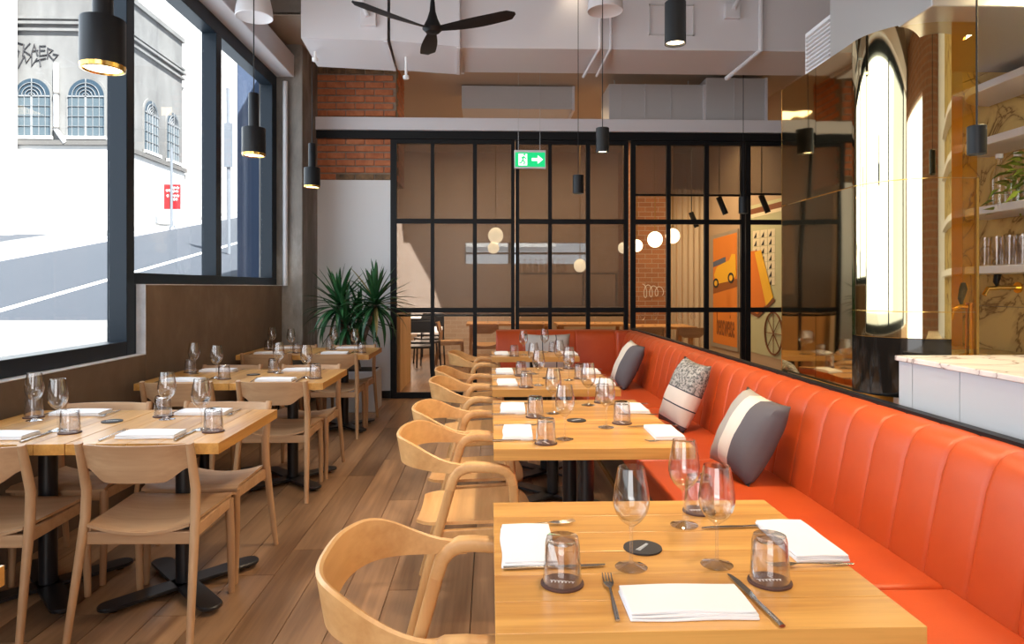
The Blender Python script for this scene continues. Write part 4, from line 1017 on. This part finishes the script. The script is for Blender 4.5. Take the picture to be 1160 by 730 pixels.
# taupe mesh roller blinds behind the glass
def blind(px0, px1, py, label):
    a = at_y(px0, py, 8.62); c = at_y(px1, py, 8.62); o = thing('roller_blind', label, 'blind', ((a.x + c.x) / 2, 8.62, a.z)); h = zh - a.z + 0.02; w_ = c.x - a.x
    G().box(-w_ / 2, w_ / 2, -0.001, 0.001, 0, h).build('fabric', 'blind_mesh', o, smooth=False); G().box(-w_ / 2, w_ / 2, -0.012, 0.012, -0.025, 0).build('bottom_bar', 'black_frame', o, smooth=False)
    G().tube([(-w_ / 2, 0, h + 0.03), (w_ / 2, 0, h + 0.03)], 0.03, 10, (0, 0, 1)).build('roller', 'black_frame', o)
blind(446, 582, 356.5, 'long taupe mesh roller blind behind the left glazed panel'); blind(586, 712, 356.5, 'long taupe mesh roller blind behind the panel with the exit sign')
blind(719, 842, 220, 'short taupe mesh roller blind behind the glazed panel right of centre'); blind(848, 930, 219, 'short taupe mesh roller blind behind the glazing at the mirror edge')
# light oak half wall, dark chairs, tables
a = at_y(449, 445, 8.75)
tag(G().box(a.x - 0.3, a.x + 0.03, 8.9, 10.1, 0, 1.0).build('low_screen', 'cabinet_oak', None, smooth=False, bevel=0.01), 'light oak half-height screen just beyond the glass door', 'screen')
def dark_chair():
    t = thing('dark_chair', '', 'chair')
    for sx_ in (-0.2, 0.2):
        for sy in (-0.2, 0.2): G().tube([(sx_ * 1.1, sy * 1.1, 0), (sx_, sy, 0.45), (sx_, sy, 0.85 if sy < 0 else 0.46)], 0.014, 8).build('leg', 'dark_chair', t)
    G().box(-0.22, 0.22, -0.22, 0.22, 0.44, 0.475).build('seat', 'dark_chair', t, bevel=0.012); G().box(-0.2, 0.2, -0.215, -0.195, 0.68, 0.86).build('backrest', 'dark_chair', t, bevel=0.008)
    return t
PD = Proto(dark_chair)
for k, (px, Y, rz, lab) in enumerate(((474, 10.6, 0.2, 'nearest black chair'), (480, 11.4, -0.3, 'second black chair'), (486, 12.2, 0.4, 'third black chair'), (488, 13.2, 3.0, 'farthest black chair'))):
    a = at_y(px, 400, Y); PD.put((a.x, Y, 0), rz, lab + ' seen through the glass door behind the plant', 'black chairs in the next room')
def next_table(px0, px1, Y, d_, label, cat='table'):
    a, c = at_y(px0, 365, Y), at_y(px1, 365, Y); w_ = c.x - a.x
    o = thing('next_room_table', label, cat, ((a.x + c.x) / 2, Y, 0)); nb = max(2, int(d_ / 0.2)); 
    for k in range(nb): G().box(-w_ / 2, w_ / 2, k * d_ / nb + 0.001, (k + 1) * d_ / nb - 0.001, 0.71, 0.75).build('board', 'next_wood', o, smooth=False)
    for sx_ in (-w_ / 2 + 0.08, w_ / 2 - 0.08):
        for sy in (0.08, d_ - 0.08): G().box(sx_ - 0.03, sx_ + 0.03, sy - 0.03, sy + 0.03, 0, 0.71).build('leg', 'next_wood', o, smooth=False)
    return o
next_table(528, 625, 11.6, 0.8, 'long timber table beyond the glass behind the check cushion'); next_table(632, 714, 11.4, 0.8, 'timber table beyond the glass under the strip window end')
next_table(722, 790, 10.6, 0.8, 'timber table beyond the glass in front of the pale curtain')
def mk_small_glass():
    o = thing('far_wine_glass', '', 'wine glass')
    G().lathe([(0.034, 0.001), (0.004, 0.008), (0.004, 0.09), (0.03, 0.115), (0.04, 0.145), (0.03, 0.22)], 12).build('body', 'wine_glass', o); return o
PG = Proto(mk_small_glass)
gi = 0
for (x0, x1, Y, nm, n_) in ((540, 615, 11.8, 'long table behind the check cushion', 7), (640, 708, 11.6, 'table under the strip window end', 5), (728, 785, 10.8, 'table in front of the curtain', 5)):
    for k in range(n_):
        px = x0 + (x1 - x0) * k / (n_ - 1); a = at_y(px, 365, Y + 0.15 * (k % 2)); PG.put((a.x, a.y, 0.751), 0, 'wine glass in next room on %s, %s from left' % (nm, ordn[k]), 'wine glasses in the next room')
def nchair(px, Y, rz, lab): PS.put((at_y(px, 380, Y).x, Y, 0), rz, lab, 'oak chairs in the next room')
nchair(511, 11.8, -PI / 2, 'oak chair beyond the glass left of the banquette end'); nchair(549, 11.25, 0, 'oak chair beyond the glass just above the end of the banquette')
nchair(600, 11.3, 0, 'oak chair beyond the glass behind the check cushion'); nchair(779, 10.3, 0, 'oak chair beyond the glass in front of the curtain'); nchair(732, 10.3, 0, 'oak chair beyond the glass beside the brick pilaster')
# back bar silhouettes under the strip window
a, c = at_y(585, 310, 12.9), at_y(706, 330, 12.9)
kb = thing('kitchen_counter', 'grey kitchen pass with shelves under the strip window in the next room', 'counter', ((a.x + c.x) / 2, 12.9, 0)); w_ = c.x - a.x
G().box(-w_ / 2, w_ / 2, 0, 0.6, 0, 0.95).build('carcass', 'next_wall', kb, smooth=False); G().box(-w_ / 2, w_ / 2, -0.02, 0.62, 0.95, 0.99).build('worktop', 'steel_galv', kb, smooth=False)
G().box(-w_ / 2, w_ / 2, 0.4, 0.62, 1.62, 1.66).build('shelf', 'galv', kb, smooth=False)
for q in (-0.98, -0.33, 0.33, 0.98): G().box(q * w_ / 2 - 0.02, q * w_ / 2 + 0.02, 0.58, 0.62, 0.99, 1.62).build('upright', 'galv', kb, smooth=False)
PB2 = Proto(mk_bottle)
for k in range(9):
    a = at_y(588 + k * 6.3, 300, 13.4); PB2.put((a.x, 13.4, 1.661), 0, 'bottle on next-room kitchen shelf, %s from left' % ordn[k], 'bottles on the kitchen shelf')
# globe lamps
def globe(px, py, r_px, Y, label, second=None):
    a = at_y(px, py, Y); r_ = r_px * Y / F; o = thing('globe_lamp', label, 'lamp', (a.x, Y, a.z), 0, 'globe lamps in the next room')
    G().lathe([(max(0.0001, r_ * math.sin(PI * k / 16)), -r_ * 1.08 * math.cos(PI * k / 16)) for k in range(17)], 24).build('globe', 'globe', o)
    if second:
        b2 = at_y(second[0], second[1], Y) - a; r2 = second[2] * Y / F
        G().lathe([(max(0.0001, r2 * math.sin(PI * k / 14)), -r2 * math.cos(PI * k / 14)) for k in range(15)], 20, b2).build('globe', 'globe', o)
    G().tube([(0, 0, r_), (0, 0, nc - a.z)], 0.008, 6).build('stem', 'brass_dark', o)
globe(561.5, 267, 8.5, 10.8, 'double cream globe lamp behind the left glazed panel', (559, 281, 6.5))
globe(706, 281, 6, 11.5, 'cream globe lamp half hidden by the thick post'); globe(721.5, 278.5, 6.5, 10.2, 'cream globe lamp just right of the thick post')
globe(742, 271.5, 8.5, 10.4, 'cream globe lamp left of the mullion, in the bright cluster'); globe(762, 267.5, 8, 10.2, 'cream globe lamp right of the mullion, in the bright cluster')
globe(657, 301, 7, 12.4, 'flat cream globe lamp low in front of the strip window')
# brick pilaster, curtain wall, poster, mural
a, c = at_y(719, 300, 12.4), at_y(757, 300, 12.4)
struct(G().box(a.x, c.x, 12.4, YN, 0, nc).build('wall_pilaster', 'brick_pilaster', smooth=False))
a2 = at_y(803, 300, 12.6)
ct = G(); R = []
for k in range(49):
    t = k / 48; x = c.x + 0.01 + (XR - 0.03 - c.x) * t; R.append([(x, 12.66 + 0.03 * math.sin(t * 44), 0.02), (x, 12.66 + 0.03 * math.sin(t * 44), 3.2), (x, 12.68 + 0.03 * math.sin(t * 44), 3.2), (x, 12.68 + 0.03 * math.sin(t * 44), 0.02)])
tag(ct.rows(R, True, True).build('curtain', 'curtain'), 'pale cream pleated curtain beyond the glass right of the brick pilaster', 'curtain')
pts = []
sc_ = at_y(728, 330, 12.36)
for k in range(60): u = k / 59; pts.append((sc_.x + 0.36 * u + 0.05 * math.sin(u * 22), 12.37, sc_.z + 0.13 * math.cos(u * 22) * (1 - 0.45 * u)))
tag(G().tube(pts, 0.006, 6, (0, 1, 0)).build('wall_script', 'print_white'), 'white handwritten script on the brick pilaster', 'sign')
XP = XR - 0.003
def WX(px, py, off=0.0): v = at_x(px, py, XP - off); return (v.y, v.z)
def wallplate(pts, mat, name, parent, off, th=0.003):
    q = [WX(*p_, off) for p_ in pts]; g = G().plate_yz(q, XP - off - th, XP - off); return loc_build(g, name, mat, parent, smooth=False)
q0 = WX(822, 330); po_ = thing('poster', 'orange framed poster of a yellow vintage car with dark lettering', 'poster', (XP, q0[0], q0[1]))
wallplate([(806, 268), (837, 259), (837, 399), (806, 392)], 'poster_frame', 'frame', po_, 0.0, 0.02)
wallplate([(808, 271), (835, 263.5), (835, 394), (808, 388)], 'poster_orange', 'sheet', po_, 0.021)
wallplate([(808, 322), (835, 316), (835, 325), (808, 333)], 'poster_brown', 'road', po_, 0.0245)
wallplate([(808, 297), (822, 291), (822, 297), (808, 303)], 'poster_blue', 'hills', po_, 0.0245)
wallplate([(809, 312), (812, 303), (818, 299), (826, 295), (829, 288), (833, 288), (834, 312), (830, 318), (812, 322)], 'mural_yellow', 'car_body', po_, 0.028)
for (cx_, cy_, r_) in ((811, 321, 5), (828, 315, 5.5)):
    wallplate([(cx_ + 0.62 * r_ * math.cos(t), cy_ + r_ * 1.1 * math.sin(t)) for t in [2 * PI * k / 18 for k in range(18)]], 'mural_black', 'wheel', po_, 0.0315)
    wallplate([(cx_ + 0.35 * r_ * math.cos(t), cy_ + r_ * 0.62 * math.sin(t)) for t in [2 * PI * k / 14 for k in range(14)]], 'mural_yellow', 'hub', po_, 0.035)
wallplate([(808, 348.6), (835, 348.3), (835, 350.6), (808, 350.7)], 'poster_frame', 'divider', po_, 0.0245)
tm = text_mesh('bensweise', 0.30, 'poster_brown', 'lettering', 0.002, po_)
cy0 = WX(821.5, 372, 0.03); tm.location = (-0.03, cy0[0] - q0[0], cy0[1] - q0[1] - 0.13); tm.rotation_euler = (PI / 2, 0, -PI / 2); tm.scale = (0.72, 1.9, 1)
mu = thing('mural', 'painted wall mural with black and white triangles, orange shape and spoked wheel', 'mural', (XP, WX(868, 320)[0], 1.2))
wallplate([(848, 234), (940, 210), (940, 422), (848, 398)], 'mural_green', 'ground', mu, 0.0)
wallplate([(848, 238), (940, 214), (940, 222), (848, 244)], 'mural_brown', 'band', mu, 0.004); wallplate([(848, 244), (940, 222), (940, 226), (848, 248)], 'mural_cream', 'band', mu, 0.004)
for i in range(3):
    for j in range(7):
        x0, x1 = 853 + i * 8.5, 861 + i * 8.5; sl = -0.12
        y0 = 262 + j * 9.2 + sl * (x0 - 853); y1 = y0 + 8.6
        wallplate([(x0, y1), (x1, y1 - 1), (x1, y0 - 1), (x0, y0)], 'mural_cream', 'tile', mu, 0.004)
        wallplate([((x0 + x1) / 2, y0 + 3), (x1, y1 - 1), ((x0 + x1) / 2, y1 - 0.5), (x0, y1)] if False else [(x0 + 1, y1 - 0.6), ((x0 + x1) / 2, y0 + 1.5), ((x0 + x1) / 2, y1 - 1)], 'mural_black', 'triangle', mu, 0.0075)
wallplate([(849, 285), (858, 284), (868, 345), (858, 356), (849, 352)], 'mural_orange', 'orange_shape', mu, 0.011)
wallplate([(855, 286), (862, 283), (876, 337), (868, 347)], 'mural_yellow', 'yellow_shape', mu, 0.0145)
wallplate([(849, 351), (858, 356), (877, 338), (878, 341), (859, 360), (849, 355)], 'mural_brown', 'outline', mu, 0.0145)
wc = WX(876, 378, 0.02); ring = [(XP - 0.02, wc[0] + 0.30 * math.cos(2 * PI * k / 28), wc[1] + 0.30 * math.sin(2 * PI * k / 28)) for k in range(29)]
loc_build(G().tube(ring, 0.012, 6, (1, 0, 0)), 'wheel_rim', 'mural_brown', mu)
for k in range(8):
    t = 2 * PI * k / 8; loc_build(G().tube([(XP - 0.02, wc[0], wc[1]), (XP - 0.02, wc[0] + 0.30 * math.cos(t), wc[1] + 0.30 * math.sin(t))], 0.006, 5), 'spoke', 'mural_brown', mu)
# track spots
for (px, py, Y, lab) in ((818, 233, 9.4, 'black track spotlight above the poster'), (866, 231, 9.3, 'black track spotlight above the mural'), (786, 249, 11.0, 'black track spotlight above the curtain')):
    a = at_y(px, py, Y); o = thing('spotlight', lab, 'spotlight', a, 0, 'track spotlights in the next room')
    G().tube([(-0.05, 0, 0.12), (0.05, 0, -0.12)], 0.04, 14).build('body', 'black_metal', o); G().tube([(-0.04, 0, 0.10), (-0.04, 0, nc - a.z)], 0.008, 6).build('stem', 'black_metal', o)
light('next_room_fill', 'AREA', (0.4, 11.6, nc - 0.1), 130, (1, 0.72, 0.42), 4.0, 2.6, aim=(0, 0, -1))  # warm fill lamp added below the next room's ceiling
light('mural_wash', 'SPOT', (2.6, 10.6, 3.9), 160, (1, 0.74, 0.42), 0.1, aim=(1.3, 0.2, -2.0), spot=2.0)
light('shelf_light', 'AREA', (2.3, 2.5, 2.75), 55, (1, 0.8, 0.45), 1.2, 0.2, aim=(0.5, 0.3, -1))
for (x_, y_, p_) in ((0.95, 1.35, 150), (0.95, 3.1, 150), (0.9, 4.75, 140), (0.8, 6.35, 120)):
    light('table_fill_spot', 'SPOT', (x_, y_, CZ - 0.15), p_, (1, 0.80, 0.55), 0.10, aim=(-0.12, 0.0, -1), spot=1.15)  # unseen warm spots added to brighten the banquette tables

# ================================================================ STREET OUTSIDE
SL, Z0 = 0.17, -1.02
def gz(y): return Z0 + SL * y
def slope(x0, x1, y0, y1, dz, name, mat, th=0.3):
    g = G().add([(x, y, gz(y) + dz - t) for t in (th, 0) for y in (y0, y1) for x in (x0, x1)], [(0, 2, 3, 1), (4, 5, 7, 6), (0, 1, 5, 4), (2, 6, 7, 3), (0, 4, 6, 2), (1, 3, 7, 5)])
    return struct(g.build(name, mat, smooth=False))
slope(-45, -2.64, -12, 90, 0.0, 'floor_road', 'asphalt')
fp = slope(-45, -2.64, -12, 10.9, 0.02, 'floor_footpath', 'footpath', 0.02)
# footpath slabs
so = None
for i in range(6):
    for j in range(7):
        x0, y0 = -3.9 - i * 1.25, 10.85 - (j + 1) * 1.25
        if so is None:
            so = G().add([(0.01, 0.01, 0), (1.24, 0.01, 0), (1.24, 1.24, SL * 1.24), (0.01, 1.24, SL * 1.24), (0.02, 0.02, 0.016), (1.23, 0.02, 0.016), (1.23, 1.23, SL * 1.24 + 0.016), (0.02, 1.23, SL * 1.24 + 0.016)], [(4, 5, 6, 7), (0, 1, 5, 4), (1, 2, 6, 5), (2, 3, 7, 6), (3, 0, 4, 7)]).build('slab', 'footpath', fp, smooth=False); o = so
        else: o = link_copy(so, fp)
        o.location = (x0, y0, gz(y0) + 0.02)
slope(-8.32, -8.14, 11.2, 45, 0.006, 'floor_centre_line', 'line_white', 0.01)
slope(-15.0, -12.751, 11.0, 60, 0.14, 'floor_far_footpath', 'footpath', 0.3); slope(-12.75, -12.6, 11.0, 60, 0.145, 'floor_kerb', 'concrete_edge', 0.3)
YF, XB = 25.5, -13.9
bd_ = thing('old_building', 'weathered grey rendered building with arched windows and white painted ground floor across the street', 'building', (-20, YF, gz(YF)))
def OB(gr, name, mat, **k): return loc_build(gr, name, mat, bd_, **k)
OB(G().box(-26, XB, YF, 31.3, 6.62, 12.5), 'upper_wall', 'facade_grey', smooth=False)
OB(G().box(-26, XB + 0.06, YF - 0.06, 31.4, 2.0, 6.6), 'lower_wall', 'facade_white', smooth=False)
OB(G().box(-26, XB + 0.16, YF - 0.16, 31.45, 6.55, 6.72), 'ledge', 'ledge_dark', smooth=False)
for zz, dd in ((10.72, 0.10), (10.95, 0.16), (11.15, 0.12)): OB(G().box(-26, XB + dd, YF - dd, 31.4, zz, zz + 0.10), 'cornice', 'facade_grey', smooth=False)
OB(G().box(-26, XB + 0.1, YF - 0.1, 31.4, 12.4, 12.6), 'coping', 'facade_grey', smooth=False)
def arch(side, u, z0, w_, h, pale):
    """side 'f': on the face towards us, u = x; side 's': on the street face, u = y"""
    pts = [(-w_ / 2, 0), (w_ / 2, 0), (w_ / 2, h - w_ / 2)] + [(w_ / 2 * math.cos(t), h - w_ / 2 + w_ / 2 * math.sin(t)) for t in [PI * k / 16 for k in range(1, 17)]]
    o = bpy.data.objects.new('arched_window', None)
    sp_ = -1
    def map_(g):
        if side == 'f': g.v = [(u + a, YF - d, z0 + c) for a, d, c in g.v]
        else: g.v = [(XB + d, u + a, z0 + c) for a, d, c in g.v]
        return g
    big_ = [(x_ * 1.14, z_ * 1.04) for x_, z_ in pts]
    surround = OB(map_(G().prism(big_, lambda a, c: (a, -0.02, c), lambda a, c: (a, 0.05, c))), 'arched_window', 'facade_grey', smooth=False)
    L = Vector(bd_.location)
    def sub(g, name, mat): g = map_(g); g.v = [tuple(Vector(q) - L) for q in g.v]; return g.build(name, mat, surround, smooth=False)
    sub(G().prism(pts, lambda a, c: (a, 0.052, c), lambda a, c: (a, 0.06, c)), 'pane', 'arch_glass')
    sub(G().prism([(-w_ / 2 * 0.94, 0.04), (w_ / 2 * 0.94, 0.04), (w_ / 2 * 0.94, h - w_ / 2), (-w_ / 2 * 0.94, h - w_ / 2)], lambda a, c: (a, 0.061, c), lambda a, c: (a, 0.07, c)), 'pane', 'arch_glass_pale')
    def bar_(a0, c0, a1, c1, t=0.03):
        d_ = Vector((a1 - a0, c1 - c0)).normalized(); nn = Vector((-d_.y, d_.x)) * t / 2
        return G().prism([(a0 + nn.x, c0 + nn.y), (a1 + nn.x, c1 + nn.y), (a1 - nn.x, c1 - nn.y), (a0 - nn.x, c0 - nn.y)], lambda a, c: (a, 0.07, c), lambda a, c: (a, 0.10, c))
    sub(bar_(0, 0, 0, h - w_ / 2, 0.07), 'mullion', 'arch_bar'); sub(bar_(-w_ / 2, h - w_ / 2, w_ / 2, h - w_ / 2, 0.05), 'transom', 'arch_bar')
    for q in (-0.38, -0.2, 0.2, 0.38): sub(bar_(q * w_, 0, q * w_, h - w_ / 2, 0.012), 'bar', 'arch_bar')
    for q in (0.25, 0.5, 0.75): sub(bar_(-w_ / 2, q * (h - w_ / 2), w_ / 2, q * (h - w_ / 2), 0.012), 'bar', 'arch_bar')
    for rr in (0.18, 0.36, 0.54, 0.76):
        g = G(); A = [PI * k / 14 for k in range(15)]; cz_ = h - w_ / 2; r_ = rr * w_ / 2
        g.rows([[((r_ - 0.009) * math.cos(t), 0.07, cz_ + (r_ - 0.009) * math.sin(t)), ((r_ + 0.009) * math.cos(t), 0.07, cz_ + (r_ + 0.009) * math.sin(t)), ((r_ + 0.009) * math.cos(t), 0.10, cz_ + (r_ + 0.009) * math.sin(t)), ((r_ - 0.009) * math.cos(t), 0.10, cz_ + (r_ - 0.009) * math.sin(t))] for t in A], True, True)
        sub(g, 'arc_bar', 'arch_bar')
    sub(bar_(0, h - w_ / 2, 0, h, 0.025), 'bar', 'arch_bar')
    sub(G().box(-w_ * 0.58, w_ * 0.58, 0.05, 0.16, -0.12, 0.0), 'sill', 'facade_white')
wz = at_y(98, 155, YF).z; wh = at_y(98, 90, YF).z - wz; ww = 39 * YF / F
arch('f', at_y(37.5, 120, YF).x, wz, ww, wh, True); arch('f', at_y(98.5, 120, YF).x, wz, ww, wh, True)
for px in (170.5, 195): arch('s', at_x(px, 150, XB).y, wz, 1.12, wh, False)
o = thing('drainpipe', 'white plastic drainpipe between the two arched windows across the street', 'pipe', at_y(66, 160, YF - 0.1))
loc_build(G().tube([at_y(63.5, 72, YF - 0.12), at_y(63.5, 147, YF - 0.12), at_y(74, 162, YF - 0.12)], 0.085, 10), 'pipe', 'pvc_white', o)
for yy in (106, 145): loc_build(G().lathe([(0.09, -0.03), (0.11, -0.03), (0.11, 0.03), (0.09, 0.03)], 12, at_y(63.5, yy, YF - 0.12)), 'clip', 'ledge_dark', o)
# graffiti strokes
gf = thing('graffiti', 'dark scrawled graffiti reading SKAER MT on the grey facade', 'graffiti', at_y(40, 60, YF - 0.03))
strokes = [[(26, 50), (20, 48), (16, 53), (22, 58), (20, 64), (14, 64)], [(27, 50), (26, 63)], [(34, 49), (27, 57), (36, 63)], [(35, 64), (39, 50), (43, 63)], [(36, 58), (43, 57)], [(52, 52), (45, 52), (45, 63), (53, 62)], [(45, 57), (51, 57)],
           [(54, 66), (54, 54), (60, 57), (55, 61), (61, 68), (66, 62), (60, 61)], [(21, 76), (28, 63), (30, 71), (36, 63), (36, 75), (42, 66)], [(40, 69), (52, 66), (45, 67), (46, 75)]]
for s_ in strokes: loc_build(G().tube([at_y(q[0], q[1], YF - 0.02) for q in s_], 0.026, 5, (0, 1, 0)), 'stroke', 'graffiti', gf)
# neighbouring blocks
xw = at_y(14.5, 100, 25.1).x
o = thing('white_building', 'bright white panelled block at the left edge across the street', 'building', (-25, 22, gz(22)))
for k in range(7): loc_build(G().box(-40, xw, 24.9, 25.33, 1.5 + k * 2.1 + 0.01, 1.5 + (k + 1) * 2.1 - 0.01), 'wall_panel', 'facade_white', o, smooth=False)
o = thing('hill_building', 'pale building standing behind the old facade higher up the street', 'building', (-18, 36, gz(36)))
loc_build(G().box(-30, -13.7, 31.6, 60, 3, 10.5), 'wall', 'facade_white', o, smooth=False)
loc_build(G().box(-30, -15.2, 32, 50, 10.5, 22), 'tower_wall', 'facade_white', o, smooth=False)
for k in range(4):
    loc_build(G().box(-17.6 - k * 2.2, -16.2 - k * 2.2, 31.9, 32, 13.5, 16.5), 'window', 'arch_glass', o, smooth=False)
    for q in (0.33, 0.66): loc_build(G().box(-17.6 - k * 2.2, -16.2 - k * 2.2, 31.86, 31.9, 13.5 + 3 * q, 13.56 + 3 * q), 'glazing_bar', 'pvc_white', o, smooth=False)
    for q in (0.33, 0.66): loc_build(G().box(-17.6 - k * 2.2 + 1.4 * q, -17.54 - k * 2.2 + 1.4 * q, 31.86, 31.9, 13.5, 16.5), 'glazing_bar', 'pvc_white', o, smooth=False)
o = thing('end_building', 'pale building with brown trim closing the top of the street', 'building', (-10, 62, gz(62)))
loc_build(G().box(-30, 6, 62, 70, 5, 26), 'wall', 'facade_white', o, smooth=False)
# blue-grey neighbouring wall in shade
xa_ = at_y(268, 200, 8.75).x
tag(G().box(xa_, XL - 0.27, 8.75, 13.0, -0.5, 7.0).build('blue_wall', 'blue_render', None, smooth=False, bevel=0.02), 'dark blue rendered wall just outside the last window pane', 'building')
# red sign and poles
Ys = 27.2; a = at_y(195, 223, Ys)
rs = thing('red_sign', 'red sign board with white lettering on a post across the street', 'sign', (a.x, Ys, gz(Ys)))
hw = 9 * Ys / F; loc_build(G().box(a.x - hw, a.x + hw, Ys, Ys + 0.04, at_y(195, 237, Ys).z, at_y(195, 209, Ys).z), 'board', 'sign_red', rs, smooth=False)
for (x0, x1, yy) in ((188, 193, 216), (195, 203, 213), (195, 202, 217), (196, 203, 222), (196, 201, 226), (189, 191, 222)):
    c = at_y(x0, yy, Ys - 0.01); e = at_y(x1, yy - 1, Ys - 0.01); pts = [(c.x + (e.x - c.x) * k / 8, Ys - 0.012, c.z + 0.05 * math.sin(k * 2.4)) for k in range(9)]
    loc_build(G().tube(pts, 0.022, 5, (0, 1, 0)), 'lettering', 'print_white', rs)
loc_build(G().tube([(a.x, Ys - 0.05, gz(Ys) + 0.1), (a.x, Ys - 0.05, at_y(195, 168, Ys).z)], 0.05, 8), 'post', 'galv', rs)
Yp = 19.5; a = at_y(259.5, 285, Yp)
sp2 = thing('street_pole', 'grey street pole with a narrow sign plate seen through the third pane', 'pole', (a.x, Yp, gz(Yp)))
loc_build(G().tube([(a.x, Yp, gz(Yp)), (a.x - 0.03, Yp, at_y(258, 100, Yp).z)], 0.05, 8), 'post', 'galv', sp2)
loc_build(G().box(a.x - 0.12, a.x + 0.12, Yp - 0.08, Yp - 0.05, at_y(258, 190, Yp).z, at_y(258, 140, Yp).z), 'plate', 'galv', sp2, smooth=False)
